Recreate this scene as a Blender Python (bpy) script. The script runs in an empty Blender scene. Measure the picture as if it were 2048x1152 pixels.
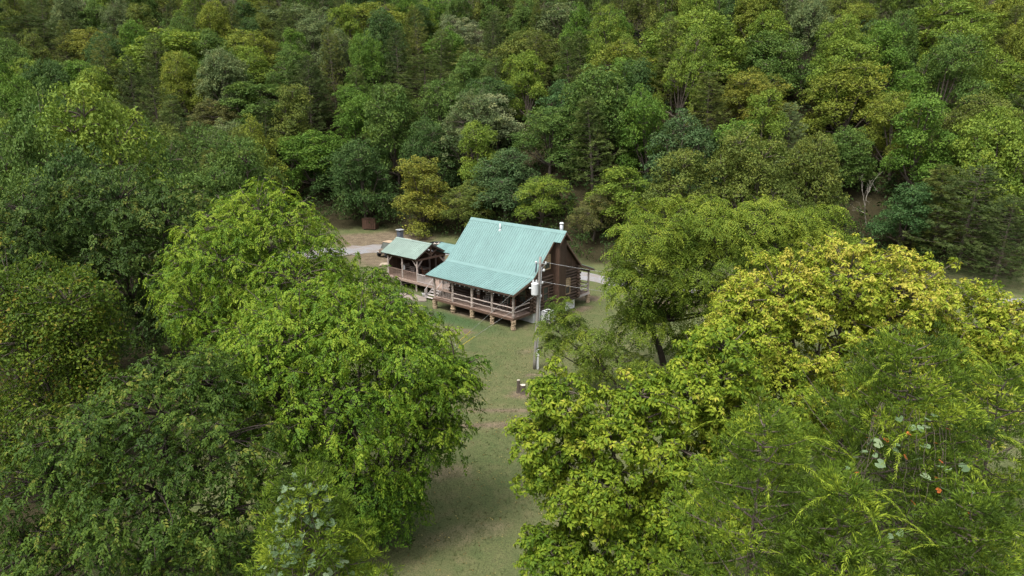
import bpy, math, random
import numpy as np
from math import radians, sin, cos, pi, sqrt, atan2
from mathutils import Vector, Matrix

random.seed(7)
rng = np.random.default_rng(11)
scene = bpy.context.scene
col = scene.collection

# ------------------------------------------------------------------ camera, sky, sun, exposure
CAM_H = 19.554
cam_data = bpy.data.cameras.new("camera")
cam_data.sensor_width = 36.0
cam_data.lens = 24.0
cam_data.clip_start = 0.1
cam_data.clip_end = 9000.0
cam = bpy.data.objects.new("camera", cam_data)
cam.location = (0, 0, CAM_H)
cam.rotation_euler = (radians(90 - 15.11), 0, 0)
col.objects.link(cam)
scene.camera = cam

SUN_ELEV, SUN_AZ = 62.0, 215.0          # azimuth clockwise from +Y (north)
world = bpy.data.worlds.new("World")
scene.world = world
world.use_nodes = True
wn = world.node_tree.nodes
wl = world.node_tree.links
bg = wn["Background"]
sky = wn.new("ShaderNodeTexSky")
sky.sky_type = 'NISHITA'
sky.sun_disc = False
sky.sun_elevation = radians(SUN_ELEV)
sky.sun_rotation = radians(SUN_AZ)
sky.air_density = 1.0
sky.dust_density = 5.0
sky.ozone_density = 1.0
hsv = wn.new("ShaderNodeHueSaturation")   # overcast: nearly white cloud light
hsv.inputs["Saturation"].default_value = 0.25
wl.new(sky.outputs[0], hsv.inputs["Color"])
wl.new(hsv.outputs[0], bg.inputs["Color"])
bg.inputs["Strength"].default_value = 0.128

sun_data = bpy.data.lights.new("sun", 'SUN')
sun_data.energy = 1.5
sun_data.angle = radians(18)
sun_data.color = (1.0, 0.95, 0.86)
sun = bpy.data.objects.new("sun", sun_data)
sd = Vector((sin(radians(SUN_AZ)) * cos(radians(SUN_ELEV)), cos(radians(SUN_AZ)) * cos(radians(SUN_ELEV)), sin(radians(SUN_ELEV))))
sun.rotation_euler = (-sd).to_track_quat('-Z', 'Y').to_euler()
sun.location = (0, 0, 120)
col.objects.link(sun)

scene.view_settings.view_transform = 'Standard'
scene.view_settings.look = 'None'
scene.view_settings.gamma = 1.0
scene.view_settings.use_curve_mapping = False
scene.view_settings.exposure = 1.12
scene.render.engine = 'CYCLES'
scene.cycles.max_bounces = 5
scene.cycles.diffuse_bounces = 2
scene.cycles.glossy_bounces = 2
scene.cycles.transmission_bounces = 3
scene.cycles.volume_bounces = 0
scene.cycles.transparent_max_bounces = 5

# ------------------------------------------------------------------ materials
def new_mat(name):
    m = bpy.data.materials.new(name)
    m.use_nodes = True
    nt = m.node_tree
    return m, nt.nodes, nt.links, nt.nodes["Principled BSDF"]

def ramp(nodes, stops):
    r = nodes.new("ShaderNodeValToRGB")
    e = r.color_ramp.elements
    while len(e) < len(stops):
        e.new(0.5)
    for k, (p, c) in enumerate(stops):
        e[k].position = p
        e[k].color = (*c, 1)
    return r

def plain(name, c, rough=0.6, metal=0.0, scale=8.0, var=0.25, stretch=(1, 1, 1), bump=0.0, spec=0.4):
    """Procedural colour: noise of two scales mottles the base; a per-object offset keeps pieces apart."""
    m, N, L, b = new_mat(name)
    tc = N.new("ShaderNodeTexCoord")
    mp = N.new("ShaderNodeMapping")
    mp.inputs["Scale"].default_value = stretch
    L.new(tc.outputs["Object"], mp.inputs[0])
    oi = N.new("ShaderNodeObjectInfo")
    ad = N.new("ShaderNodeVectorMath"); ad.operation = 'ADD'
    sc = N.new("ShaderNodeVectorMath"); sc.operation = 'SCALE'
    cx = N.new("ShaderNodeCombineXYZ")
    for i in range(3):
        L.new(oi.outputs["Random"], cx.inputs[i])
    L.new(cx.outputs[0], sc.inputs[0]); sc.inputs["Scale"].default_value = 37.0
    L.new(mp.outputs[0], ad.inputs[0]); L.new(sc.outputs[0], ad.inputs[1])
    nz = N.new("ShaderNodeTexNoise")
    nz.inputs["Scale"].default_value = scale
    nz.inputs["Detail"].default_value = 4
    nz.inputs["Roughness"].default_value = 0.65
    L.new(ad.outputs[0], nz.inputs["Vector"])
    lo = [x * (1 - var) for x in c]; hi = [min(1, x * (1 + var)) for x in c]
    r = ramp(N, [(0.3, lo), (0.55, c), (0.75, hi)])
    L.new(nz.outputs["Fac"], r.inputs[0])
    hv = N.new("ShaderNodeHueSaturation")
    mr = N.new("ShaderNodeMapRange")
    mr.inputs["To Min"].default_value = 1 - var * 0.6
    mr.inputs["To Max"].default_value = 1 + var * 0.6
    L.new(oi.outputs["Random"], mr.inputs["Value"])
    L.new(mr.outputs[0], hv.inputs["Value"])
    L.new(r.outputs[0], hv.inputs["Color"])
    L.new(hv.outputs[0], b.inputs["Base Color"])
    b.inputs["Roughness"].default_value = rough
    b.inputs["Metallic"].default_value = metal
    b.inputs["Specular IOR Level"].default_value = spec
    if bump:
        bp = N.new("ShaderNodeBump")
        bp.inputs["Strength"].default_value = bump
        bp.inputs["Distance"].default_value = 0.03
        L.new(nz.outputs["Fac"], bp.inputs["Height"])
        L.new(bp.outputs[0], b.inputs["Normal"])
    return m

def leaf_mat(name, stops, transl=0.32, rough=0.55, use_obj=False, spec=0.14):
    m, N, L, b = new_mat(name)
    at = N.new("ShaderNodeAttribute"); at.attribute_name = "tint"
    r = ramp(N, stops)
    L.new(at.outputs["Fac"], r.inputs[0])
    c = r.outputs[0]
    if use_obj:
        oi = N.new("ShaderNodeObjectInfo")
        mx = N.new("ShaderNodeMix"); mx.data_type = 'RGBA'; mx.blend_type = 'MULTIPLY'
        mx.inputs["Factor"].default_value = 1.0
        L.new(c, mx.inputs["A"]); L.new(oi.outputs["Color"], mx.inputs["B"])
        c = mx.outputs["Result"]
    L.new(c, b.inputs["Base Color"])
    b.inputs["Roughness"].default_value = rough
    b.inputs["Specular IOR Level"].default_value = spec
    t = N.new("ShaderNodeBsdfTranslucent")
    L.new(c, t.inputs["Color"])
    ms = N.new("ShaderNodeMixShader"); ms.inputs[0].default_value = transl
    L.new(b.outputs[0], ms.inputs[1]); L.new(t.outputs[0], ms.inputs[2])
    L.new(ms.outputs[0], N["Material Output"].inputs["Surface"])
    return m

M = {}
M['log'] = plain('dark_stained_log', (0.072, 0.047, 0.034), 0.62, scale=5, var=0.45, stretch=(0.25, 3, 3), bump=0.4)
M['log_end'] = M['log']
M['board'] = plain('brown_stained_board', (0.070, 0.041, 0.028), 0.65, scale=6, var=0.4, stretch=(4, 4, 0.4), bump=0.3)
M['weathered'] = plain('weathered_grey_wood', (0.34, 0.285, 0.255), 0.8, scale=7, var=0.3, stretch=(3, 3, 0.7), bump=0.4)
M['deck'] = plain('deck_wood', (0.30, 0.225, 0.185), 0.8, scale=5, var=0.3, stretch=(0.6, 3, 3), bump=0.2)
M['porch_deck'] = plain('porch_deck_wood', (0.25, 0.18, 0.145), 0.8, scale=5, var=0.3, stretch=(3, 0.6, 3), bump=0.2)
M['rail_grey'] = plain('grey_painted_rail', (0.44, 0.40, 0.385), 0.7, scale=9, var=0.2)
M['rail_brown'] = plain('brown_rail_wood', (0.25, 0.175, 0.14), 0.75, scale=9, var=0.3)
M['beam'] = plain('brown_beam', (0.115, 0.070, 0.050), 0.7, scale=6, var=0.35, bump=0.2)
M['roof'] = plain('teal_metal_roof', (0.150, 0.258, 0.248), 0.42, scale=0.9, var=0.10, stretch=(1, 1, 1), spec=0.5)
M['roof_pav'] = plain('green_grey_metal_roof', (0.200, 0.268, 0.232), 0.45, scale=0.9, var=0.12, spec=0.5)
M['fascia'] = plain('dark_fascia', (0.06, 0.038, 0.028), 0.7, scale=6, var=0.3)
M['stone'] = plain('tan_field_stone', (0.31, 0.235, 0.155), 0.9, scale=9, var=0.4, bump=0.8)
M['slab'] = plain('pale_stone_slab', (0.47, 0.39, 0.29), 0.9, scale=6, var=0.35, bump=0.6)
M['block'] = plain('white_painted_block', (0.62, 0.63, 0.64), 0.85, scale=3, var=0.12)
M['white'] = plain('white_paint', (0.58, 0.60, 0.61), 0.5, scale=6, var=0.08)
M['grey_metal'] = plain('galvanised_metal', (0.46, 0.48, 0.50), 0.4, metal=0.5, scale=8, var=0.15)
M['dark_metal'] = plain('dark_metal', (0.035, 0.037, 0.04), 0.45, metal=0.3, scale=8, var=0.3)
M['flue'] = plain('blue_grey_flue_metal', (0.12, 0.14, 0.18), 0.45, metal=0.3, scale=6, var=0.2)
M['pole'] = plain('weathered_pole', (0.215, 0.20, 0.185), 0.85, scale=5, var=0.3, stretch=(5, 5, 0.5), bump=0.4)
M['wire'] = plain('aluminium_wire', (0.45, 0.46, 0.47), 0.45, metal=0.4, scale=8, var=0.1)
M['yellow'] = plain('yellow_plastic', (0.50, 0.41, 0.06), 0.5, scale=8, var=0.1)
M['frame_tan'] = plain('tan_window_frame', (0.34, 0.25, 0.15), 0.6, scale=9, var=0.2)
M['blind'] = plain('tan_blind', (0.42, 0.31, 0.20), 0.7, scale=9, var=0.15)
M['glass'] = plain('dark_glass', (0.03, 0.035, 0.04), 0.08, scale=2, var=0.3, spec=0.6)
M['rubber'] = plain('tyre_rubber', (0.02, 0.02, 0.021), 0.8, scale=10, var=0.3)
M['camo'] = None
M['tan_plastic'] = plain('tan_plastic_roof', (0.36, 0.27, 0.19), 0.6, scale=3, var=0.25)
M['rust'] = plain('rusty_sheet', (0.085, 0.046, 0.030), 0.85, scale=4, var=0.4, bump=0.3)
M['bark'] = plain('grey_brown_bark', (0.105, 0.085, 0.066), 0.9, scale=6, var=0.4, stretch=(3, 3, 0.6), bump=0.6)
M['bark_dark'] = plain('dark_bark', (0.05, 0.038, 0.03), 0.9, scale=6, var=0.4, stretch=(3, 3, 0.6), bump=0.6)
M['bark_pale'] = plain('pale_dead_bark', (0.40, 0.36, 0.31), 0.9, scale=6, var=0.3, stretch=(3, 3, 0.6), bump=0.4)
M['endgrain'] = plain('pale_sawn_wood', (0.50, 0.45, 0.38), 0.85, scale=8, var=0.25)
M['chair_brown'] = plain('brown_chair_wood', (0.20, 0.10, 0.065), 0.6, scale=8, var=0.3)
M['skin'] = plain('skin', (0.45, 0.27, 0.20), 0.55, scale=5, var=0.08)
M['shirt'] = plain('light_grey_cloth', (0.66, 0.68, 0.72), 0.85, scale=9, var=0.15)
M['shorts'] = plain('pale_stone_cloth', (0.55, 0.53, 0.54), 0.85, scale=9, var=0.15)
M['hair'] = plain('dark_hair', (0.03, 0.02, 0.015), 0.6, scale=20, var=0.3)
M['concrete'] = plain('pale_concrete', (0.25, 0.21, 0.175), 0.9, scale=2.5, var=0.25, bump=0.3)

# camouflage paint: blotches of three browns and greens
m, N, L, b = new_mat('camouflage_paint')
tc = N.new("ShaderNodeTexCoord"); vo = N.new("ShaderNodeTexNoise"); vo.inputs["Scale"].default_value = 5.0
L.new(tc.outputs["Object"], vo.inputs["Vector"])
r = ramp(N, [(0.40, (0.05, 0.04, 0.03)), (0.44, (0.16, 0.11, 0.08)), (0.52, (0.26, 0.20, 0.15)), (0.60, (0.08, 0.085, 0.05))])
r.color_ramp.interpolation = 'CONSTANT'
L.new(vo.outputs["Fac"], r.inputs[0]); L.new(r.outputs[0], b.inputs["Base Color"]); b.inputs["Roughness"].default_value = 0.55
M['camo'] = m

# foliage (tint 0..1 runs along the leaves of one plant: deep green to new growth to yellowed)
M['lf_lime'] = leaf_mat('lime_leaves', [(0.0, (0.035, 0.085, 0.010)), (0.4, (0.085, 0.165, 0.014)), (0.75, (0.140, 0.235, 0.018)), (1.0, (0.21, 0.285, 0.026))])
M['lf_deep'] = leaf_mat('deep_green_leaves', [(0.0, (0.026, 0.056, 0.010)), (0.5, (0.055, 0.104, 0.015)), (0.9, (0.104, 0.164, 0.022)), (1.0, (0.16, 0.18, 0.03))])
M['lf_forest_near'] = leaf_mat('shade_green_leaves', [(0.0, (0.028, 0.058, 0.013)), (0.5, (0.056, 0.102, 0.020)), (0.9, (0.098, 0.148, 0.027)), (1.0, (0.15, 0.17, 0.03))])
M['lf_olive'] = leaf_mat('olive_yellow_leaves', [(0.0, (0.040, 0.080, 0.010)), (0.5, (0.088, 0.145, 0.015)), (0.9, (0.16, 0.205, 0.02)), (1.0, (0.22, 0.18, 0.03))])
M['lf_walnut'] = leaf_mat('compound_leaves', [(0.0, (0.065, 0.115, 0.015)), (0.5, (0.130, 0.195, 0.022)), (0.9, (0.20, 0.265, 0.030)), (1.0, (0.25, 0.30, 0.035))])
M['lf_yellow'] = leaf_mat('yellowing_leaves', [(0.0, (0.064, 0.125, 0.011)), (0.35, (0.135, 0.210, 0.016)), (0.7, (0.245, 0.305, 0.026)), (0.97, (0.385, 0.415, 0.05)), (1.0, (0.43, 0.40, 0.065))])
M['lf_cedar'] = leaf_mat('cedar_sprays', [(0.0, (0.032, 0.060, 0.010)), (0.5, (0.074, 0.125, 0.013)), (0.85, (0.13, 0.20, 0.018)), (1.0, (0.25, 0.32, 0.03))], transl=0.2, rough=0.6)
M['lf_vine'] = leaf_mat('pale_vine_leaves', [(0.0, (0.11, 0.18, 0.08)), (0.6, (0.21, 0.30, 0.16)), (1.0, (0.38, 0.44, 0.25))])
M['lf_orange'] = leaf_mat('orange_leaves', [(0.0, (0.45, 0.10, 0.02)), (1.0, (0.55, 0.20, 0.06))])
M['lf_grass'] = leaf_mat('grass_blades', [(0.0, (0.07, 0.105, 0.036)), (0.5, (0.12, 0.14, 0.056)), (1.0, (0.20, 0.185, 0.10))], rough=.8, spec=.1)
M['lf_fallen'] = leaf_mat('fallen_leaf', [(0.0, (0.12, 0.07, 0.035)), (0.5, (0.28, 0.20, 0.07)), (1.0, (0.45, 0.40, 0.15))])
M['lf_hill'] = leaf_mat('hillside_leaves', [(0.0, (0.40, 0.52, 0.40)), (0.5, (0.78, 0.85, 0.70)), (0.85, (1.0, 1.0, 0.8)), (1.0, (1.0, 0.92, 0.60))], use_obj=True, transl=0.28)
M['lf_scrub'] = leaf_mat('undergrowth_leaves', [(0.0, (0.020, 0.042, 0.012)), (0.6, (0.045, 0.082, 0.018)), (1.0, (0.09, 0.13, 0.03))])

# ------------------------------------------------------------------ helpers
def tag(o, label=None, cat=None, group=None, kind=None):
    if label: o["label"] = label
    if cat: o["category"] = cat
    if group: o["group"] = group
    if kind: o["kind"] = kind
    return o

def empty(name, loc=(0, 0, 0), rz=0.0):
    o = bpy.data.objects.new(name, None)
    o.empty_display_size = 0.3
    o.location = loc
    o.rotation_euler = (0, 0, rz)
    col.objects.link(o)
    return o

def link(name, mesh, parent=None, loc=(0, 0, 0), rot=(0, 0, 0), scale=(1, 1, 1)):
    o = bpy.data.objects.new(name, mesh)
    o.location = loc; o.rotation_euler = rot; o.scale = scale
    col.objects.link(o)
    if parent is not None:
        o.parent = parent
    return o

class MB:
    def __init__(self):
        self.v = []; self.f = []
    def add(self, vs, fs):
        o = len(self.v)
        self.v += [tuple(p) for p in vs]
        self.f += [tuple(i + o for i in f) for f in fs]
        return self
    def box(self, a, b, top=(0, 0)):
        (x0, y0, z0), (x1, y1, z1) = a, b
        i, j = top
        vs = [(x0, y0, z0), (x1, y0, z0), (x1, y1, z0), (x0, y1, z0),
              (x0 + i, y0 + j, z1), (x1 - i, y0 + j, z1), (x1 - i, y1 - j, z1), (x0 + i, y1 - j, z1)]
        return self.add(vs, [(3, 2, 1, 0), (4, 5, 6, 7), (0, 1, 5, 4), (1, 2, 6, 5), (2, 3, 7, 6), (3, 0, 4, 7)])
    def tube(self, pts, rad, n=8, cap=True):
        pts = [Vector(p) for p in pts]
        if not hasattr(rad, '__len__'): rad = [rad] * len(pts)
        rings = []
        for k, p in enumerate(pts):
            a = pts[max(0, k - 1)]; b = pts[min(len(pts) - 1, k + 1)]
            d = (b - a).normalized()
            ref = Vector((0, 0, 1)) if abs(d.z) < 0.9 else Vector((1, 0, 0))
            x = d.cross(ref).normalized(); y = d.cross(x).normalized()
            rings.append([p + (x * cos(2 * pi * i / n) + y * sin(2 * pi * i / n)) * rad[k] for i in range(n)])
        vs = [q for r_ in rings for q in r_]
        fs = []
        for k in range(len(pts) - 1):
            for i in range(n):
                j = (i + 1) % n
                fs.append((k * n + i, k * n + j, (k + 1) * n + j, (k + 1) * n + i))
        if cap:
            fs.append(tuple(range(n - 1, -1, -1)))
            fs.append(tuple((len(pts) - 1) * n + i for i in range(n)))
        return self.add(vs, fs)
    def bar(self, p, q, w, h):
        """square bar from p to q"""
        p, q = Vector(p), Vector(q)
        d = (q - p).normalized()
        ref = Vector((0, 0, 1)) if abs(d.z) < 0.95 else Vector((1, 0, 0))
        x = d.cross(ref).normalized() * (w / 2); y = x.cross(d).normalized() * (h / 2)
        vs = [p - x - y, p + x - y, p + x + y, p - x + y, q - x - y, q + x - y, q + x + y, q - x + y]
        return self.add(vs, [(3, 2, 1, 0), (4, 5, 6, 7), (0, 1, 5, 4), (1, 2, 6, 5), (2, 3, 7, 6), (3, 0, 4, 7)])
    def prism(self, poly, axis, a, b):
        """polygon in the two other axes extruded along axis from a to b"""
        n = len(poly)
        def P(p, t):
            return (t, p[0], p[1]) if axis == 0 else (p[0], t, p[1]) if axis == 1 else (p[0], p[1], t)
        vs = [P(p, a) for p in poly] + [P(p, b) for p in poly]
        fs = [tuple(range(n - 1, -1, -1)), tuple(range(n, 2 * n))]
        fs += [(i, (i + 1) % n, n + (i + 1) % n, n + i) for i in range(n)]
        return self.add(vs, fs)
    def mesh(self, name, mat, smooth=False):
        me = bpy.data.meshes.new(name)
        me.from_pydata(self.v, [], self.f)
        me.materials.append(mat)
        if smooth:
            me.polygons.foreach_set("use_smooth", [True] * len(me.polygons))
        me.update()
        return me
    def build(self, name, mat, parent=None, smooth=False, **kw):
        return link(name, self.mesh(name, mat, smooth), parent, **kw)

def big_mesh(name, V, T, mat, attrs=None, smooth=False):
    me = bpy.data.meshes.new(name)
    V = np.ascontiguousarray(V, dtype=np.float32); T = np.ascontiguousarray(T, dtype=np.int32)
    k = T.shape[1]
    me.vertices.add(len(V)); me.vertices.foreach_set("co", V.ravel())
    me.loops.add(T.size); me.loops.foreach_set("vertex_index", T.ravel())
    me.polygons.add(len(T))
    me.polygons.foreach_set("loop_start", np.arange(0, T.size, k, dtype=np.int32))
    if smooth:
        me.polygons.foreach_set("use_smooth", np.ones(len(T), dtype=bool))
    for an, av in (attrs or {}).items():
        a = me.attributes.new(an, 'FLOAT', 'POINT')
        a.data.foreach_set("value", np.ascontiguousarray(av, dtype=np.float32))
    me.materials.append(mat)
    me.update(calc_edges=True)
    return me

def bevel(o, w=0.02, seg=2):
    b = o.modifiers.new("bevel", 'BEVEL'); b.width = w; b.segments = seg; b.limit_method = 'ANGLE'
    return o

# ------------------------------------------------------------------ terrain
FOOT_X = [-260, -60, -25, -14, -4, 8, 25, 60, 260]
FOOT_Y = [113, 111, 110, 107, 97, 87, 81, 79, 77]
def smooth01(t):
    t = np.clip(t, 0, 1); return t * t * (3 - 2 * t)
def hill_d(x, y):
    return y - np.interp(x, FOOT_X, FOOT_Y)
def terrain(x, y):
    d = hill_d(x, y)
    s = np.where(d > 20, d, 3.0 * np.log1p(np.exp(np.clip(d, -40, 40) / 3.0)))
    z = 120 * (1 - np.exp(-0.48 * s / 120))
    roll = (np.sin(x * 0.09 + 1.3) * np.sin(y * 0.07 + x * 0.03) * 1.6 + np.sin(x * 0.23 + y * 0.17) * 0.5) * smooth01(s / 15)
    yard = 0.06 * np.sin(x * 0.35 + 0.4) * np.sin(y * 0.29) * (1 - smooth01(s / 5))
    return z + roll + yard - 0.04

def axis(lo, hi, step, far, g=1.35):
    a = list(np.arange(lo, hi + 1e-6, step)); s = step; x = hi
    while x < far:
        s *= g; x += s; a.append(x)
    s = step; x = lo; b = []
    while x > -far:
        s *= g; x -= s; b.append(x)
    return np.array(b[::-1] + a)
gx = axis(-34, 56, 0.75, 4000); gy = axis(16, 112, 0.75, 4000)
X, Y = np.meshgrid(gx, gy)
Z = terrain(X, Y)
nx, ny = len(gx), len(gy)
V = np.stack([X, Y, Z], -1).reshape(-1, 3)
I = np.arange(nx * ny).reshape(ny, nx)
Q = np.stack([I[:-1, :-1], I[:-1, 1:], I[1:, 1:], I[1:, :-1]], -1).reshape(-1, 4)
x, y = V[:, 0], V[:, 1]
d = hill_d(x, y)
wob = 1.4 * np.sin(x * 0.7 + y * 0.31) + 1.0 * np.sin(y * 0.9 - x * 0.43) + 0.6 * np.sin(x * 2.1 + y * 1.7)
litter = np.maximum(smooth01((d + 4 + wob) / 4), smooth01((-16.5 - x + wob * 1.2 - np.maximum(0, (y - 76)) * 0.8) / 4))
def blob(cx, cy, rx, ry, rot=0.0):
    c_, s_ = cos(rot), sin(rot)
    a = ((x - cx) * c_ + (y - cy) * s_) / rx; b_ = (-(x - cx) * s_ + (y - cy) * c_) / ry
    return smooth01(1.25 - np.sqrt(a * a + b_ * b_) + 0.08 * wob)
soil = np.zeros(len(V))
for (cx, cy, rx, ry, k, ro) in [(-4.5, 57.7, 1.5, 0.75, 1, -0.3), (0.7, 44.0, 1.1, 0.8, 1, 0), (-2.6, 45.2, 1.2, 0.6, 0.75, 0), (0, 41.4, 7, 0.55, 0.95, 0.06), (-0.8, 39.4, 6.5, 0.8, 1, 0.1), (1.5, 47.6, 0.9, 0.7, 0.8, 0), (15.5, 65.8, 5, 2.4, 0.85, -0.1), (-2.5, 28, 3.5, 1.2, 0.35, 0.3), (-3.5, 33.5, 2, 1.1, 0.5, 0.2), (1.0, 36, 2.2, 0.8, 0.45, 0), (-19, 100, 10, 6, 0.95, 0), (-15.5, 89, 8, 7, 0.95, 0), (-11, 85, 5, 5, 0.8, 0), (8, 68.5, 2, 1.4, 0.8, 0), (1.2, 52.5, 1.5, 1, 0.5, 0), (-3.0, 62.4, 5.6, 1.7, 1, -0.713), (6.65, 64.24, 1.0, 2.5, 0.9, -0.713)]:
    soil = np.maximum(soil, k * blob(cx, cy, rx, ry, ro))
lush = blob(-4.9, 60.7, 6.6, 1.7, -0.713)
lush = np.maximum(lush, 0.9 * blob(-12.0, 69.8, 4.5, 1.8, -0.713))
m, N, L, b = new_mat('yard_and_forest_floor')
geo = N.new("ShaderNodeNewGeometry")
def noise(scale, detail=5, rough=0.6, dist=0.0):
    n = N.new("ShaderNodeTexNoise"); n.inputs["Scale"].default_value = scale
    n.inputs["Detail"].default_value = detail; n.inputs["Roughness"].default_value = rough
    n.inputs["Distortion"].default_value = dist
    L.new(geo.outputs["Position"], n.inputs["Vector"]); return n
def mixc(fac, a, c):
    mx = N.new("ShaderNodeMix"); mx.data_type = 'RGBA'
    for s_, v_ in (("Factor", fac), ("A", a), ("B", c)):
        if hasattr(v_, 'links') or hasattr(v_, 'is_linked'): L.new(v_, mx.inputs[s_])
        else: mx.inputs[s_].default_value = v_ if s_ == "Factor" else (*v_, 1)
    return mx.outputs["Result"]
def math2(op, a, c):
    mm = N.new("ShaderNodeMath"); mm.operation = op; mm.use_clamp = False
    for i_, v_ in enumerate((a, c)):
        if hasattr(v_, 'is_linked'): L.new(v_, mm.inputs[i_])
        else: mm.inputs[i_].default_value = v_
    return mm.outputs[0]
def attr(n):
    a = N.new("ShaderNodeAttribute"); a.attribute_name = n; return a.outputs["Fac"]
big = noise(0.16, 4, 0.6, 0.6); mid = noise(1.1, 5, 0.65); fine = noise(14.0, 4, 0.75); speck = noise(55.0, 2, 0.7)
g1 = ramp(N, [(0.30, (0.076, 0.106, 0.042)), (0.50, (0.108, 0.128, 0.056)), (0.70, (0.142, 0.142, 0.074))])
L.new(big.outputs["Fac"], g1.inputs[0])
g2 = ramp(N, [(0.32, (0.060, 0.088, 0.034)), (0.52, (0.105, 0.114, 0.053)), (0.72, (0.165, 0.138, 0.084))])
L.new(mid.outputs["Fac"], g2.inputs[0])
grass = mixc(0.5, g1.outputs[0], g2.outputs[0])
fr = ramp(N, [(0.30, (0.40, 0.42, 0.36)), (0.52, (1.0, 1.0, 1.0)), (0.75, (1.5, 1.42, 1.3))])
L.new(fine.outputs["Fac"], fr.inputs[0])
sr = ramp(N, [(0.32, (0.55, 0.6, 0.5)), (0.5, (1, 1, 1)), (0.72, (1.5, 1.4, 1.2))])
L.new(speck.outputs["Fac"], sr.inputs[0])
def mul(a, c):
    mx = N.new("ShaderNodeMix"); mx.data_type = 'RGBA'; mx.blend_type = 'MULTIPLY'; mx.inputs["Factor"].default_value = 1
    L.new(a, mx.inputs["A"]); L.new(c, mx.inputs["B"]); return mx.outputs["Result"]
grass = mixc(attr("lush"), grass, (0.056, 0.096, 0.040))
soilc = ramp(N, [(0.3, (0.105, 0.080, 0.056)), (0.5, (0.155, 0.124, 0.090)), (0.75, (0.22, 0.18, 0.13))])
L.new(mid.outputs["Fac"], soilc.inputs[0])
sm = math2('SUBTRACT', math2('ADD', attr("soil"), math2('MULTIPLY', fine.outputs["Fac"], 0.9)), 0.62)
smc = N.new("ShaderNodeClamp"); L.new(math2('MULTIPLY', sm, 1.8), smc.inputs[0])
sg = math2('MULTIPLY', smc.outputs[0], attr("soil_on"))
base = mixc(sg, grass, soilc.outputs[0])
litc = ramp(N, [(0.3, (0.016, 0.016, 0.009)), (0.5, (0.032, 0.029, 0.015)), (0.72, (0.062, 0.050, 0.028))])
L.new(fine.outputs["Fac"], litc.inputs[0])
base = mixc(attr("litter"), base, litc.outputs[0])
base = mul(base, fr.outputs[0]); base = mul(base, sr.outputs[0])
L.new(base, b.inputs["Base Color"])
b.inputs["Roughness"].default_value = 0.95; b.inputs["Specular IOR Level"].default_value = 0.1
bp = N.new("ShaderNodeBump"); bp.inputs["Strength"].default_value = 0.6; bp.inputs["Distance"].default_value = 0.06
L.new(fine.outputs["Fac"], bp.inputs["Height"]); L.new(bp.outputs[0], b.inputs["Normal"])
ground = link("ground", big_mesh("ground", V, Q, m, {"litter": litter, "soil": np.clip(soil, 0, 1), "soil_on": np.clip(soil * 4, 0, 1), "lush": np.clip(lush, 0, 1)}, smooth=True))
tag(ground, "mown lawn with bare patches running up into the wooded hillside floor", "ground", kind="structure")

# gravel driveway: one ribbon from the parking area round behind the cabin to the right
mg, N, L, b = new_mat('grey_gravel')
geo = N.new("ShaderNodeNewGeometry")
a1 = noise(0.5, 4, 0.6, 0.5); a2 = noise(9.0, 4, 0.8)
r1 = ramp(N, [(0.32, (0.205, 0.17, 0.145)), (0.48, (0.225, 0.212, 0.205)), (0.66, (0.225, 0.235, 0.255))]); L.new(a1.outputs["Fac"], r1.inputs[0])
r2 = ramp(N, [(0.3, (0.45, 0.45, 0.45)), (0.5, (1, 1, 1)), (0.75, (1.45, 1.45, 1.45))]); L.new(a2.outputs["Fac"], r2.inputs[0])
L.new(mul(r1.outputs[0], r2.outputs[0]), b.inputs["Base Color"]); b.inputs["Roughness"].default_value = 0.95
path = [(-34, 84, 4.0), (-29, 88.5, 5.0), (-24, 92, 6.0), (-18, 94, 5.0), (-11, 93, 3.8), (-4, 89, 3.4), (3, 82.5, 3.0), (9.5, 76.6, 2.8), (15, 72.3, 2.6), (21, 70.2, 2.4), (30, 68.6, 2.3), (42, 67.4, 2.3), (60, 67, 2.4), (90, 67.5, 2.4)]
pp = []
for k in range(len(path) - 1):
    for t in np.linspace(0, 1, 14, endpoint=False):
        pp.append(np.array(path[k]) * (1 - t) + np.array(path[k + 1]) * t)
pp = np.array(pp)
for _ in range(6):
    pp[1:-1] = (pp[:-2] + 2 * pp[1:-1] + pp[2:]) / 4
vs, fs = [], []
for k, p in enumerate(pp):
    q = pp[min(k + 1, len(pp) - 1)] - pp[max(k - 1, 0)]
    n_ = np.array([-q[1], q[0]]) / (np.hypot(q[0], q[1]) + 1e-6)
    for j, t in enumerate(np.linspace(-1, 1, 9)):
        w = p[2] * 0.5 * t * (1 + 0.12 * sin(k * 0.9 + t * 3) + 0.08 * random.uniform(-1, 1))
        xx, yy = p[0] + n_[0] * w, p[1] + n_[1] * w
        vs.append((xx, yy, float(terrain(xx, yy)) + 0.05 - 0.03 * abs(t)))
    if k:
        o = (k - 1) * 9
        fs += [(o + j, o + j + 1, o + j + 10, o + j + 9) for j in range(8)]
tag(MB().add(vs, fs).build("driveway", mg, smooth=True), "grey gravel driveway curving behind the cabin", "driveway", kind="structure")

# ------------------------------------------------------------------ log cabin (local axes: u along the porch, v towards the back, z up)
PHI = radians(-40.864)
HX, HY = -7.784, 64.824
def wor(u, v, z=0.0):
    return (HX + cos(PHI) * u - sin(PHI) * v, HY + sin(PHI) * u + cos(PHI) * v, z)
LEN, P, W = 10.46, 2.75, 6.82
FL = 1.09
EAVE, BRK, RIDGE = 3.39, 4.32, 8.19
VR = P + W / 2
V1, V2 = P - 0.30, P + W + 0.30
U0, U1 = -0.59, 10.80

cabin = empty("log_cabin", (HX, HY, 0), PHI)
tag(cabin, "dark brown log cabin with teal metal roof and open front porch", "cabin")

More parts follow.
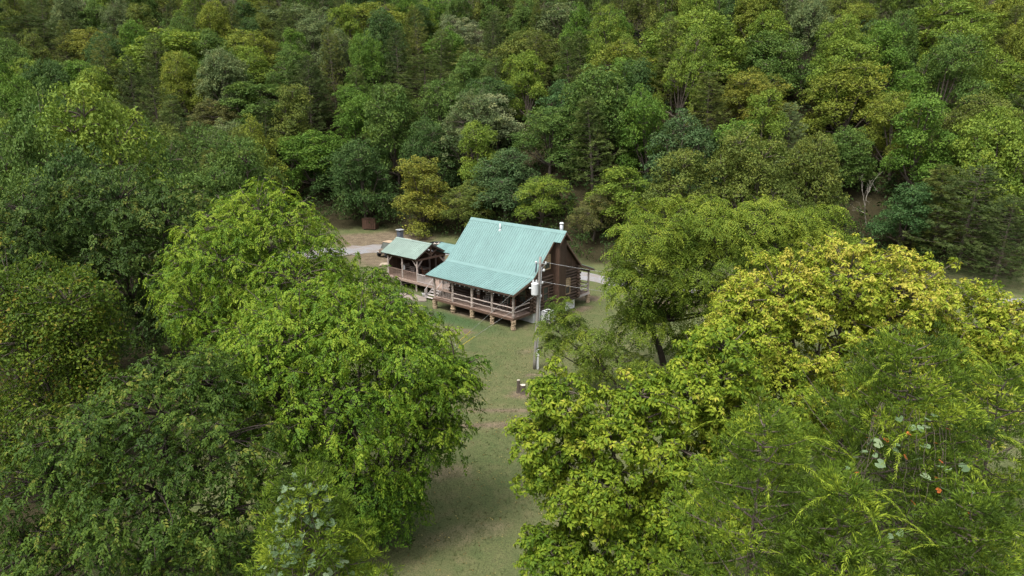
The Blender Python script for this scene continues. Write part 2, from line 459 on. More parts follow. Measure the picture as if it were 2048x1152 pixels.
# walls: solid core, then each log
core = MB().prism([(P + 0.12, 0.95), (P + W - 0.12, 0.95), (P + W - 0.12, 4.25), (VR, 7.85), (P + 0.12, 4.25)], 0, 0.12, LEN - 0.12).build("inner_wall", M['fascia'], cabin)
front = MB().box((0.1, P - 0.02, 0.96), (LEN - 0.1, P + 0.10, 1.0)).build("front_wall", M['log'], cabin)
gable = MB().box((LEN - 0.10, P + 0.1, 0.96), (LEN - 0.01, P + W - 0.1, 1.0)).build("gable_wall", M['log'], cabin)
back = MB().box((0.1, P + W - 0.10, 0.96), (LEN - 0.1, P + W + 0.02, 1.0)).build("back_wall", M['log'], cabin)
left = MB().box((0.01, P + 0.1, 0.96), (0.10, P + W - 0.1, 1.0)).build("side_wall", M['log'], cabin)
LH = 0.30
def log_mesh(seed):
    mb = MB(); rs = random.Random(seed); n = 10; pts = []; rad = []
    for k in range(8):
        t = k / 7
        pts.append((t, rs.uniform(-.01, .01), rs.uniform(-.008, .008))); rad.append(0.140 + rs.uniform(-.008, .006))
    mb.tube(pts, rad, n)
    return mb.mesh("log", M['log'], smooth=False)
LOGS = [log_mesh(k) for k in range(6)]
def put_log(parent, a, b, z):
    a = Vector((*a, z)); b = Vector((*b, z)); dd = b - a
    o = link("log", LOGS[random.randrange(6)], parent, loc=a, rot=(0, 0, atan2(dd.y, dd.x)), scale=(dd.length, 1, 1))
    return o
nlog = 11
for k in range(nlog):
    z = 1.02 + LH * (k + 0.5)
    e = 0.34 + random.uniform(-.07, .07)
    put_log(front, (-e, P), (LEN + e, P), z)
    put_log(back, (-e, P + W), (LEN + e, P + W), z)
    z2 = z - LH / 2
    e = 0.34 + random.uniform(-.07, .07)
    # gable logs are cut round the chimney chase
    put_log(gable, (LEN, P - e), (LEN, VR - 0.50), z2)
    put_log(gable, (LEN, VR + 0.50), (LEN, P + W + e), z2)
    put_log(left, (0, P - e), (0, P + W + e), z2)
# upper gable: vertical boards
def roof_z(v):
    return BRK + (RIDGE - BRK) * (1 - abs(v - VR) / (VR - V1))
upper = MB().box((LEN - 0.08, P + 0.05, 4.16), (LEN - 0.02, P + W - 0.05, 4.24)).build("gable_boards", M['board'], cabin)
bw = 0.19
v = P + 0.10
while v < P + W - 0.15:
    if not (VR - 0.52 < v + bw / 2 < VR + 0.52):
        za, zb = roof_z(v) - 0.30, roof_z(v + bw) - 0.30
        if min(za, zb) > 4.25:
            pr = random.uniform(0, 0.012)
            MB().prism([(v + .006, 4.22), (v + bw - .006, 4.22), (v + bw - .006, zb), (v + .006, za)], 0, LEN - 0.05, LEN + 0.05 + pr).build("board", M['board'], upper)
            MB().prism([(v - .02, 4.22), (v + .02, 4.22), (v + .02, za - .02), (v - .02, za - .02)], 0, LEN + 0.05, LEN + 0.085).build("batten", M['board'], upper)
    v += bw
# chimney chase of vertical boards
CD = 0.78
chase = MB().box((LEN + 0.02, VR - 0.50, 0.35), (LEN + CD - 0.04, VR + 0.50, 7.35)).build("chimney_chase", M['board'], cabin)
for k in range(6):
    a = VR - 0.54 + 0.18 * k
    MB().box((LEN + CD - 0.04, a + .006, 0.32), (LEN + CD + random.uniform(0, .012), a + 0.174, 7.42 - 0.0 * k)).build("board", M['board'], chase)
for k in range(4):
    a = LEN + 0.02 + 0.18 * k
    for s in (-1, 1):
        vv = VR + s * 0.50
        MB().box((a + .006, min(vv, vv + s * .04), 0.32), (a + 0.174, max(vv, vv + s * .04), 7.40)).build("board", M['board'], chase)
# foundation
fnd = MB().box((0.15, P + 0.15, -0.1), (LEN - 0.10, P + W - 0.15, 0.97)).build("foundation", M['block'], cabin)
# windows
def window(parent, face, c0, c1, z0, z1, blind=True):
    """face 'g': on the gable (varies v); 'f': on the front wall (varies u)"""
    def B(mb, a, b, za, zb, d0, d1):
        if face == 'g': return mb.box((LEN + d0, a, za), (LEN + d1, b, zb))
        return mb.box((a, P - d1, za), (b, P - d0, zb))
    w = B(MB(), c0 + .08, c1 - .08, z0 + .08, z1 - .08, 0.06, 0.14).build("window", M['glass'], parent)
    mb = MB()
    for (a, b_, za, zb) in ((c0, c0 + .08, z0, z1), (c1 - .08, c1, z0, z1), (c0 + .08, c1 - .08, z0, z0 + .09), (c0 + .08, c1 - .08, z1 - .09, z1)):
        B(mb, a, b_, za, zb, 0.05, 0.20)
    zm = (z0 + z1) / 2
    B(mb, c0 + .08, c1 - .08, zm - .03, zm + .03, 0.12, 0.185)
    mb.build("frame", M['frame_tan'] if blind else M['beam'], w)
    if blind:
        for i in range(2):
            for j in range(3):
                a = c0 + .09 + (c1 - c0 - .18) * i / 2; b_ = c0 + .09 + (c1 - c0 - .18) * (i + 1) / 2
                za = zm + .03 + (z1 - zm - .12) * j / 3; zb = zm + .03 + (z1 - zm - .12) * (j + 1) / 3
                B(MB(), a + .012, b_ - .012, za + .012, zb - .012, 0.13, 0.155).build("pane", M['blind'], w)
    return w
window(cabin, 'g', 4.15, 5.05, 4.75, 6.15)
window(cabin, 'g', 7.45, 8.25, 1.70, 3.30)
window(cabin, 'g', 4.0, 4.85, 1.70, 3.20, False)
window(cabin, 'f', 1.7, 2.7, 1.75, 3.1, False)
window(cabin, 'f', 8.9, 9.8, 1.75, 3.1, False)
door = MB().box((6.9, P - 0.19, FL), (7.85, P - 0.10, 3.15)).build("door", plain('green_door', (0.03, 0.05, 0.04), 0.5), cabin)
MB().box((6.78, P - 0.21, FL), (6.9, P - 0.1, 3.27)).box((7.85, P - 0.21, FL), (7.97, P - 0.1, 3.27)).box((6.9, P - 0.21, 3.15), (7.85, P - 0.1, 3.27)).build("door_frame", M['beam'], door)
MB().tube([(7.75, P - 0.19, 2.1), (7.75, P - 0.26, 2.1)], 0.035, 8).build("door_handle", M['grey_metal'], door)

# ribbed metal panels: profile across the width, ribs every 0.22 m
def panel_mesh(w, length, mat, ribs=3):
    prof = [(0, 0.0)]
    pitch = w / ribs
    for k in range(ribs):
        c = pitch * (k + 0.5)
        prof += [(c - 0.034, 0), (c - 0.016, 0.040), (c + 0.016, 0.040), (c + 0.034, 0)]
    prof += [(w, 0.0)]
    vs = [(x_, 0, z_) for x_, z_ in prof] + [(x_, length, z_) for x_, z_ in prof]
    vs += [(0, 0, -0.012), (w, 0, -0.012), (0, length, -0.012), (w, length, -0.012)]
    n = len(prof)
    fs = [(i, i + 1, n + i + 1, n + i) for i in range(n - 1)]
    fs += [(2 * n, 2 * n + 2, 2 * n + 3, 2 * n + 1)]
    fs += [tuple([2 * n + 1] + list(range(n - 1, -1, -1)) + [2 * n]), tuple([2 * n + 2] + list(range(n, 2 * n)) + [2 * n + 3])]
    fs += [(0, n, 2 * n + 2, 2 * n), (n - 1, 2 * n + 1, 2 * n + 3, 2 * n - 1)]
    return MB().add(vs, fs).mesh("roof_panel", mat)
def roof_plane(parent, name, ua, ub, p_low, p_high, mat, npan, slab=0.13, wood=None):
    """p_low, p_high: (v, z) of the lower and the upper edge; slab of sheathing below, ribbed panels on top"""
    (va, za), (vb, zb) = p_low, p_high
    dv, dz = vb - va, zb - za
    ln = sqrt(dv * dv + dz * dz)
    nv, nz_ = -dz / ln, dv / ln
    if nz_ < 0: nv, nz_ = -nv, -nz_
    poly = [(va, za), (vb, zb), (vb - nv * slab, zb - nz_ * slab), (va - nv * slab, za - nz_ * slab)]
    base = MB().prism(poly, 0, ua + 0.03, ub - 0.03).build(name, wood or M['fascia'], parent)
    w = (ub - ua) / npan
    me = panel_mesh(w - 0.004, ln + 0.03, mat)
    for k in range(npan):
        off = 0.014
        if dv > 0:
            loc = (ua + w * k, va + nv * off - dv / ln * 0.03, za + nz_ * off - dz / ln * 0.03); rot = (atan2(dz, dv), 0, 0)
        else:   # slope falls towards +v
            loc = (ua + w * (k + 1), va + nv * off - dv / ln * 0.03, za + nz_ * off - dz / ln * 0.03); rot = (atan2(dz, -dv), 0, pi)
        link("roof_panel", me, base, loc=loc, rot=rot)
    return base
roof_plane(cabin, "front_roof", U0, U1, (V1 + 0.02, BRK + 0.03), (VR, RIDGE), M['roof'], 13)
roof_plane(cabin, "back_roof", U0, U1, (V2 - 0.02, BRK + 0.03), (VR, RIDGE), M['roof'], 13)
roof_plane(cabin, "porch_roof", U0, U1, (-0.37, EAVE), (V1 - 0.01, BRK - 0.01), M['roof'], 13)
roof_plane(cabin, "back_porch_roof", U0, U1, (P + W + 2.55, EAVE + 0.1), (V2 + 0.01, BRK - 0.01), M['roof'], 13)
# prow: the roof runs out over the chase
PW = 0.86
zp = RIDGE - (RIDGE - BRK) / (VR - V1) * PW
roof_plane(cabin, "front_prow", U1 + 0.002, U1 + 0.80, (VR - PW, zp), (VR, RIDGE), M['roof'], 1)
roof_plane(cabin, "back_prow", U1 + 0.002, U1 + 0.80, (VR + PW, zp), (VR, RIDGE), M['roof'], 1)
s46 = (RIDGE - BRK) / (VR - V1)
cap = MB()
cap.prism([(VR - 0.24, RIDGE - 0.24 * s46 + 0.06), (VR, RIDGE + 0.075), (VR + 0.24, RIDGE - 0.24 * s46 + 0.06), (VR, RIDGE + 0.055)], 0, U0 - 0.02, U1 + 0.82)
cap.build("ridge_cap", M['roof'], cabin)
MB().prism([(V1 - 0.16, BRK - 0.02), (V1 + 0.12, BRK + 0.185), (V1 + 0.12, BRK + 0.17), (V1 - 0.16, BRK - 0.035)], 0, U0, U1).build("flashing", M['roof'], cabin)
# rake boards along both gable edges
for ue in (U0 - 0.035, U1 - 0.03):
    for (pa, pb) in (((-0.37, EAVE), (V1, BRK)), ((V1, BRK), (VR, RIDGE)), ((VR, RIDGE), (V2, BRK)), ((V2, BRK), (P + W + 2.55, EAVE + 0.1))):
        MB().prism([(pa[0], pa[1] - 0.02), (pb[0], pb[1] - 0.02), (pb[0], pb[1] - 0.24), (pa[0], pa[1] - 0.24)], 0, ue, ue + 0.06).build("rake_board", M['beam'], cabin)
for (pa, pb) in (((VR - PW, zp), (VR, RIDGE)), ((VR, RIDGE), (VR + PW, zp))):
    MB().prism([(pa[0], pa[1] - 0.02), (pb[0], pb[1] - 0.02), (pb[0], pb[1] - 0.22), (pa[0], pa[1] - 0.22)], 0, U1 + 0.785, U1 + 0.835).build("rake_board", M['beam'], cabin)
MB().box((U0, -0.37, EAVE - 0.20), (U1, -0.33, EAVE - 0.02)).build("eave_board", M['fascia'], cabin)
# vent pipe and flue on the roof
vz = roof_z(VR - 0.55)
vp = MB().tube([(3.95, VR - 0.62, vz - 0.25), (3.95, VR - 0.62, vz + 0.55)], 0.07, 10).build("vent_pipe", M['white'], cabin, smooth=True)
MB().tube([(3.95, VR - 0.62, vz - 0.14), (4.05, VR - 0.72, vz - 0.16)], [0.16, 0.12], 10).build("pipe_collar", M['white'], vp)
fl = MB().tube([(U1 - 0.05, VR + 0.35, RIDGE - 0.55), (U1 - 0.05, VR + 0.35, RIDGE + 0.52)], 0.17, 14).build("flue", M['grey_metal'], cabin, smooth=True)
MB().tube([(U1 - 0.05, VR + 0.35, RIDGE + 0.52), (U1 - 0.05, VR + 0.35, RIDGE + 0.60)], 0.14, 14).build("flue_neck", M['dark_metal'], fl)
MB().tube([(U1 - 0.05, VR + 0.35, RIDGE + 0.60), (U1 - 0.05, VR + 0.35, RIDGE + 0.68), (U1 - 0.05, VR + 0.35, RIDGE + 0.74)], [0.21, 0.21, 0.12], 14).build("flue_cap", M['white'], fl)
MB().box((LEN + 0.13, P + 0.28, 1.35), (LEN + 0.24, P + 0.55, 1.85)).build("electric_box", M['white'], cabin)

# porch
floor = MB().box((0.04, 0.06, 0.86), (LEN - 0.04, P - 0.14, FL - 0.045)).build("porch_floor", M['beam'], cabin)
nb = 70
bmesh_ = MB().box((0, 0, 0), (LEN / nb - 0.010, P - 0.13, 0.04)).mesh("deck_board", M['porch_deck'])
for k in range(nb):
    link("deck_board", bmesh_, floor, loc=(LEN * k / nb, random.uniform(-.01, .01), FL - 0.04 + random.uniform(-.003, .003)))
MB().box((0, -0.06, 0.84), (LEN, -0.015, FL - 0.05)).build("rim_joist", M['beam'], floor)
MB().box((LEN - 0.03, -0.01, 0.84), (LEN + 0.015, P - 0.3, FL - 0.05)).build("rim_joist", M['beam'], floor)
def post_mesh(seed, h, r0=0.105):
    rs = random.Random(seed); pts = []; rad = []
    for k in range(13):
        t = k / 12
        pts.append((rs.uniform(-.015, .015), rs.uniform(-.015, .015), h * t)); rad.append(r0 * (1.12 - 0.18 * t) * rs.uniform(0.88, 1.12))
    return MB().tube(pts, rad, 8).mesh("post", M['weathered'])
def knot(parent, loc, seed):
    rs = random.Random(seed)
    for k in range(3):
        a = rs.uniform(0, 2 * pi); z = rs.uniform(0.5, 1.9)
        MB().tube([(loc[0], loc[1], loc[2] + z), (loc[0] + .17 * cos(a), loc[1] + .17 * sin(a), loc[2] + z + .05)], [.05, .03], 6).build("branch_stub", M['weathered'], parent)
PU = [0.12 + (LEN - 0.24) * k / 4 for k in range(5)]
for k, pu in enumerate(PU):
    p_ = link("post", post_mesh(20 + k, 2.24, (0.13 if k in (2,) else 0.105)), cabin, loc=(pu, 0.12, FL))
    knot(p_, (0, 0, 0), 60 + k)
MB().box((0.0, 0.03, EAVE - 0.33), (LEN, 0.21, EAVE - 0.10)).build("porch_beam", M['beam'], cabin)
def pole_rail(parent, a, b, r=0.055, name="rail", mat='weathered', seed=0):
    rs = random.Random(seed); a = Vector(a); b = Vector(b); pts = []; rad = []
    for k in range(9):
        t = k / 8
        pts.append(a.lerp(b, t) + Vector((0, 0, rs.uniform(-.02, .02)))); rad.append(r * rs.uniform(.85, 1.12))
    return MB().tube(pts, rad, 7).build(name, M[mat], parent)
for k in range(4):
    for i, zz in enumerate((0.44, 0.88)):
        if k == 0 and i == 0: continue
        pole_rail(cabin, (PU[k] + .08, .12, FL + zz), (PU[k + 1] - .08, .12, FL + zz), seed=100 + k * 2 + i, mat='rail_brown' if k == 0 else 'weathered')
pole_rail(cabin, (PU[0] + .08, .12, FL + .12), (PU[1] - .08, .12, FL + .12), seed=140, mat='rail_brown')
for k in range(11):
    uu = PU[0] + 0.22 + k * (PU[1] - PU[0] - 0.4) / 10
    MB().box((uu - .018, .10, FL + .15), (uu + .018, .14, FL + .85)).build("baluster", M['weathered'], cabin)
for i, zz in enumerate((0.44, 0.88)):
    pole_rail(cabin, (LEN - .12, .2, FL + zz), (LEN - .12, P - .25, FL + zz + 0.03), seed=150 + i)
# stone piers under the porch: each stone a piece
def stone_mesh(seed, rx, ry, h):
    rs = random.Random(seed); vs = []; n = 9
    for (z, k) in ((0, 0.86), (h * 0.3, 1.0), (h * 0.72, 0.98), (h, 0.84)):
        for i in range(n):
            a = 2 * pi * i / n
            q = k * rs.uniform(0.88, 1.08)
            sx = abs(cos(a)) ** 0.6 * (1 if cos(a) >= 0 else -1); sy = abs(sin(a)) ** 0.6 * (1 if sin(a) >= 0 else -1)
            vs.append((rx * q * sx, ry * q * sy, z + rs.uniform(-.008, .008)))
    fs = [(r_ * n + i, r_ * n + (i + 1) % n, (r_ + 1) * n + (i + 1) % n, (r_ + 1) * n + i) for r_ in range(3) for i in range(n)]
    fs += [tuple(range(n - 1, -1, -1)), tuple(range(3 * n, 4 * n))]
    return MB().add(vs, fs).mesh("stone", M['stone'])
STONES = [stone_mesh(k, 0.24, 0.22, 0.15) for k in range(8)]
def pier(parent, u, v, z1):
    p0 = MB().box((u - .13, v - .12, -0.1), (u + .13, v + .12, z1 - .02)).build("stone_pier", M['stone'], parent)
    z = -0.05; k = 0
    while z < z1 - 0.05:
        h = min(random.choice((0.13, 0.16, 0.20)), z1 - z)
        s = random.uniform(0.85, 1.12)
        link("stone", random.choice(STONES), p0, loc=(u + random.uniform(-.03, .03), v + random.uniform(-.03, .03), z), rot=(0, 0, random.uniform(0, 6)), scale=(s, s, h / 0.15))
        z += h; k += 1
for pu in PU: pier(cabin, pu, 0.13, 0.86)
# back porch
fb = MB().box((0.04, P + W + 0.16, 0.88), (LEN - 0.04, P + W + 2.30, FL)).build("back_porch_floor", M['deck'], cabin)
MB().box((LEN - 0.036, P + W + 0.16, 0.86), (LEN + 0.01, P + W + 2.32, FL - 0.02)).build("rim_joist", M['rail_grey'], fb)
for k, pu in enumerate((0.12, LEN / 2, LEN - 0.12)):
    link("post", post_mesh(40 + k, 2.35, 0.10), cabin, loc=(pu, P + W + 2.2, FL))
    pier(cabin, pu, P + W + 2.2, 0.88)
for i, zz in enumerate((0.42, 0.84)):
    pole_rail(cabin, (LEN - .12, P + W + .25, FL + zz), (LEN - .12, P + W + 2.15, FL + zz), seed=160 + i, mat='rail_grey')
    pole_rail(cabin, (.2, P + W + 2.2, FL + zz), (LEN - .2, P + W + 2.2, FL + zz), seed=170 + i)
MB().box((0.0, P + W + 2.1, EAVE - 0.20), (LEN, P + W + 2.28, EAVE)).build("porch_beam", M['beam'], cabin)

# ------------------------------------------------------------------ pavilion on its deck
pav = empty("pavilion", wor(-8.4, 5.2), PHI)
tag(pav, "open timber pavilion with grey-green metal gable roof beside the cabin", "pavilion")
PX0, PX1, PV0, PV1 = -10.75 + 8.4, -5.9 + 8.4, 3.2 - 5.2, 7.2 - 5.2
DF = 1.05
RE, RR = 3.62, 4.92
roof_plane(pav, "front_roof", -11.5 + 8.4, -5.65 + 8.4, (2.82 - 5.2, RE), (0, RR), M['roof_pav'], 7, 0.10)
roof_plane(pav, "back_roof", -11.5 + 8.4, -5.65 + 8.4, (7.58 - 5.2, RE), (0, RR), M['roof_pav'], 7, 0.10)
MB().prism([(-.2, RR - .05), (0, RR + .06), (.2, RR - .05), (0, RR + .04)], 0, -11.52 + 8.4, -5.63 + 8.4).build("ridge_cap", M['roof_pav'], pav)
for ue in (-11.5 + 8.4, -5.68 + 8.4):
    for s in (-1, 1):
        MB().prism([(s * 2.38, RE - .01), (0, RR - .01), (0, RR - .20), (s * 2.38, RE - .20)], 0, ue - .02, ue + .03).build("rake_board", M['fascia'], pav)
for pv in (PV0, PV1):
    for k, pu in enumerate((PX0, (PX0 + PX1) / 2, PX1)):
        link("post", post_mesh(80 + k + int(pv * 3), 2.42, 0.10), pav, loc=(pu, pv, DF))
    MB().box((PX0 - .1, pv - .09, 3.30), (PX1 + .1, pv + .09, 3.50)).build("beam", M['beam'], pav)
for pu in (PX0, PX1):
    MB().box((pu - .08, PV0 + .1, 3.28), (pu + .08, PV1 - .1, 3.48)).build("tie_beam", M['beam'], pav)
    MB().box((pu - .07, -.07, 3.48), (pu + .07, .07, 4.75)).build("king_post", M['beam'], pav)
    for s in (-1, 1):
        MB().bar((pu, 0.08 * s, 3.7), (pu, 0.95 * s, 4.25), .10, .10).build("strut", M['beam'], pav)
        MB().bar((pu, PV0 * -s - .0 * s, 2.55), (pu, (PV0 + .75) * -s, 3.32), .10, .10).build("brace", M['weathered'], pav)
for pv in (PV0, PV1):
    for (pu, s) in ((PX0, 1), (PX1, -1)):
        MB().bar((pu, pv, 2.6), (pu + s * .75, pv, 3.34), .10, .10).build("brace", M['weathered'], pav)
# panelled left end
pan = MB().box((PX0 - .02, PV0 + .1, DF), (PX0 + .02, PV1 - .1, 1.2)).build("end_wall", M['board'], pav)
for k in range(20):
    a = PV0 + .12 + k * (PV1 - PV0 - .24) / 20
    MB().box((PX0 - .03, a + .005, DF), (PX0 + .03, a + (PV1 - PV0 - .24) / 20 - .005, 3.28)).build("board", M['board'], pan)

bwl = MB().box((PX0 + .1, PV1 + .10, DF), (PX1 - .1, PV1 + .13, 1.2)).build("back_wall", M['board'], pav)
for k in range(24):
    a = PX0 + .1 + k * (PX1 - PX0 - .2) / 24
    MB().box((a + .005, PV1 + .095, DF), (a + (PX1 - PX0 - .2) / 24 - .005, PV1 + .135, 3.30)).build("board", M['board'], bwl)
def railing(parent, a, b, z, h, mat, n):
    a = Vector((*a, 0)); b = Vector((*b, 0)); d_ = (b - a).normalized(); ln = (b - a).length
    rt = MB().bar(a + Vector((0, 0, z + h)), b + Vector((0, 0, z + h)), .09, .05).build("handrail", M[mat], parent)
    MB().bar(a + Vector((0, 0, z + .10)), b + Vector((0, 0, z + .10)), .05, .06).build("bottom_rail", M[mat], rt)
    me = MB().box((-.019, -.019, 0), (.019, .019, h - .13)).mesh("baluster", M[mat])
    for k in range(n):
        p = a + d_ * ln * (k + .5) / n
        link("baluster", me, rt, loc=(p.x, p.y, z + .12), rot=(0, 0, atan2(d_.y, d_.x)))
    return rt
railing(pav, (PX0 + .1, PV0), (0.0 - .1, PV0), DF, .92, 'rail_brown', 18)
railing(pav, (0.1, PV0), (PX1 - .1, PV0), DF, .92, 'rail_brown', 18)

deck = empty("deck", wor(-5.5, 5.4), PHI)
tag(deck, "weathered plank deck joining the pavilion to the cabin", "deck")
du0, du1, dv0, dv1 = -11.05 + 5.5, -0.45 + 5.5, 2.95 - 5.4, 8.2 - 5.4
MB().box((du0 + .03, dv0 + .03, DF - .24), (du1 - .03, dv1 - .03, DF - .045)).build("frame", M['beam'], deck)
nb2 = 36
bm2 = MB().box((0, 0, 0), (du1 - du0, (dv1 - dv0) / nb2 - .010, .04)).mesh("deck_board", M['deck'])
for k in range(nb2):
    link("deck_board", bm2, deck, loc=(du0 + random.uniform(-.01, .01), dv0 + (dv1 - dv0) * k / nb2, DF - .04))
MB().box((du0 - .01, dv0 - .04, DF - .22), (du1, dv0, DF - .05)).build("rim_joist", M['deck'], deck)
for uu in (du0 + .2, -3.0, -.45, 1.2, 3.0):
    MB().box((uu - .07, dv0 + .05, -.1), (uu + .07, dv0 + .19, DF - .24)).build("leg", M['weathered'], deck)
su0, su1 = -3.1 + 5.5, -1.7 + 5.5
railing(deck, (-5.75 + 5.5, dv0 + .08), (su0 - .05, dv0 + .08), DF, .92, 'rail_grey', 20)
railing(deck, (su1 + .1, dv0 + .08), (du1 - .1, dv0 + .08), DF, .92, 'rail_grey', 8)
stairs = MB().box((su0, dv0 - .10, .60), (su1, dv0 - .045, .82)).build("stairs", M['rail_grey'], deck)
for k in range(4):
    z = DF - .21 * (k + 1)
    MB().box((su0 + .05, dv0 - .06 - .29 * (k + 1), z - .04), (su1 - .05, dv0 - .06 - .29 * k, z)).build("tread", M['rail_grey'], stairs)
for uu in (su0, su1):
    MB().bar((uu, dv0 - .05, DF - .15), (uu, dv0 - 1.25, .05), .05, .22).build("stringer", M['rail_grey'], stairs)
    MB().bar((uu, dv0 + .05, DF + .92), (uu, dv0 - 1.2, .98), .07, .05).build("handrail", M['rail_grey'], stairs)
    MB().box((uu - .05, dv0 - 1.25, 0), (uu + .05, dv0 - 1.15, 1.0)).build("newel_post", M['rail_grey'], stairs)
    MB().box((uu - .05, dv0 - .04, DF), (uu + .05, dv0 + .06, DF + 1.0)).build("newel_post", M['rail_grey'], stairs)

shelter = empty("walkway_shelter", wor(-5.0, 8.4), PHI)
tag(shelter, "low teal metal roof on posts behind the pavilion, reaching towards the cabin", "shelter")
roof_plane(shelter, "front_roof", -2.6, 3.6, (-1.5, 3.72), (0, 4.36), M['roof'], 7, .10)
roof_plane(shelter, "back_roof", -2.6, 3.6, (1.5, 3.72), (0, 4.36), M['roof'], 7, .10)
for uu in (-2.3, 0.4, 3.2):
    for vv in (-1.2, 1.2):
        MB().box((uu - .07, vv - .07, 0), (uu + .07, vv + .07, 3.80)).build("post", M['weathered'], shelter)
MB().box((-2.5, -1.28, 3.55), (3.5, -1.14, 3.74)).build("beam", M['beam'], shelter)
MB().box((-2.5, 1.14, 3.55), (3.5, 1.28, 3.74)).build("beam", M['beam'], shelter)

# stepping pad in front of the stairs
pad = []
for k in range(22):
    a = 2 * pi * k / 22
    q = random.uniform(.9, 1.08)
    pad.append((2.3 * cos(a) * q, .85 * sin(a) * q))
tag(MB().prism(pad, 2, -.1, .07).build("path", M['concrete'], loc=wor(-4.6, 1.15), rot=(0, 0, PHI)), "pale stone pad at the foot of the deck stairs", "path", kind="structure")

# ------------------------------------------------------------------ things round the cabin
def chair(name, loc, rz, label, group, mat, rocker=False):
    c = empty(name, loc, rz); tag(c, label, "chair", group)
    bevel(MB().box((-.27, -.25, .40), (.27, .27, .45)).build("seat", M[mat], c), .012)
    for sx in (-1, 1):
        MB().bar((sx * .25, -.22, 0), (sx * .25, -.22, .66), .05, .05).build("leg", M[mat], c)
        MB().bar((sx * .25, .25, 0), (sx * .25, .37, 1.15), .05, .05).build("leg", M[mat], c)
        MB().bar((sx * .27, -.26, .67), (sx * .27, .30, .66), .08, .03).build("armrest", M[mat], c)
        if rocker:
            MB().tube([(sx * .25, -.45, .10), (sx * .25, -.2, .02), (sx * .25, .15, .0), (sx * .25, .6, .10)], .022, 6).build("rocker", M[mat], c)
    for k in range(3):
        z = .60 + .2 * k
        MB().bar((-.24, .27 + .11 * (z - .45), z), (.24, .27 + .11 * (z - .45), z), .03, .10).build("back_slat", M[mat], c)
    return c
chair("rocking_chair", wor(5.55, 1.85, FL + .02), PHI + radians(20), "pale grey ladder-back rocking chair standing mid-porch beside the person", "porch chairs", 'rail_grey', True)
chair("porch_chair", wor(7.9, 1.55, FL), PHI + radians(-15), "brown wooden porch chair, the farther of the two near the porch corner", "porch chairs", 'weathered')
chair("porch_chair", wor(8.95, 1.45, FL), PHI + radians(10), "reddish brown wooden chair closest to the open right end of the porch", "porch chairs", 'chair_brown')
def table(name, loc, rz, L_, W_, h, mat, label):
    t = empty(name, loc, rz); tag(t, label, "table")
    n = 5
    for k in range(n):
        a = -W_ / 2 + W_ * k / n
        MB().box((-L_ / 2, a + .006, h - .045), (L_ / 2, a + W_ / n - .006, h)).build("tabletop_board", M[mat], t)
    MB().box((-L_ / 2 + .1, -W_ / 2 + .08, h - .13), (L_ / 2 - .1, W_ / 2 - .08, h - .046)).build("apron", M[mat], t)
    for sx in (-1, 1):
        for sy in (-1, 1):
            MB().box((sx * (L_ / 2 - .12) - .04, sy * (W_ / 2 - .1) - .04, 0), (sx * (L_ / 2 - .12) + .04, sy * (W_ / 2 - .1) + .04, h - .13)).build("leg", M[mat], t)
    return t
table("dining_table", wor(-8.2, 5.9, DF), PHI, 1.9, .9, .76, 'weathered', "long wooden dining table under the pavilion roof")
table("patio_table", wor(-3.3, 4.6, DF), PHI, .8, .8, .72, 'dark_metal', "small dark metal table on the open deck by the cabin wall")
chair("deck_chair", wor(-9.6, 5.0, DF), PHI + radians(60), "wooden chair at the far left end under the pavilion", "pavilion chairs", 'weathered')
chair("deck_chair", wor(-8.3, 4.9, DF), PHI + radians(185), "wooden chair drawn up to the near side of the pavilion table", "pavilion chairs", 'weathered')
chair("deck_chair", wor(-6.9, 5.2, DF), PHI + radians(150), "brown chair near the right end of the pavilion table", "pavilion chairs", 'chair_brown')
# white round sign hung in the pavilion
sg_ = empty("hanging_sign", wor(-9.0, 3.9, 2.35), PHI); tag(sg_, "white round board hanging under the pavilion eave", "sign")
MB().tube([(0, -.02, -.28), (0, .02, -.28)], .30, 18).build("board", M['white'], sg_)
MB().bar((-.18, 0, -.06), (-.18, 0, .95), .012, .012).build("cord", M['dark_metal'], sg_); MB().bar((.18, 0, -.06), (.18, 0, .95), .012, .012).build("cord", M['dark_metal'], sg_)
# grill
gr = empty("charcoal_grill", wor(-6.4, 7.3, DF), PHI); tag(gr, "black barrel grill with red lid at the back of the pavilion deck", "grill")
MB().tube([(-.5, 0, .85), (.5, 0, .85)], .28, 14).build("barrel", M['dark_metal'], gr, smooth=True)
MB().tube([(-.51, 0, .95), (.51, 0, .95)], .27, 14).build("lid", M['rust'], gr, smooth=True)
for sx in (-1, 1):
    for sy in (-1, 1):
        MB().bar((sx * .4, sy * .15, .75), (sx * .42, sy * .3, 0), .04, .04).build("leg", M['dark_metal'], gr)
# white planter by the stairs
bk = empty("planter_tub", wor(-3.5, 2.0, .02), PHI); tag(bk, "white tub standing beside the deck stairs", "planter")
MB().tube([(0, 0, 0), (0, 0, .40), (0, 0, .46)], [.20, .27, .29], 14).build("tub", M['white'], bk, smooth=True)
MB().tube([(0, 0, .40), (0, 0, .461)], .24, 14).build("soil", M['bark_dark'], bk)
# string lights along the porch eave
sl = empty("string_lights", wor(0, 0, 0), PHI); tag(sl, "string of small white bulbs hanging along the porch eave", "string lights")
pts = []
for k in range(49):
    t = k / 48
    pts.append((.3 + (LEN - .6) * t, -.22, EAVE - .20 - .10 * abs(sin(t * pi * 12))))
MB().tube(pts, .008, 4).build("cable", M['dark_metal'], sl)
for k in range(17):
    p = pts[k * 3]
    MB().tube([(p[0], p[1], p[2] - .005), (p[0], p[1], p[2] - .05), (p[0], p[1], p[2] - .11), (p[0], p[1], p[2] - .13)], [.018, .045, .045, .01], 8).build("bulb", M['white'], sl)

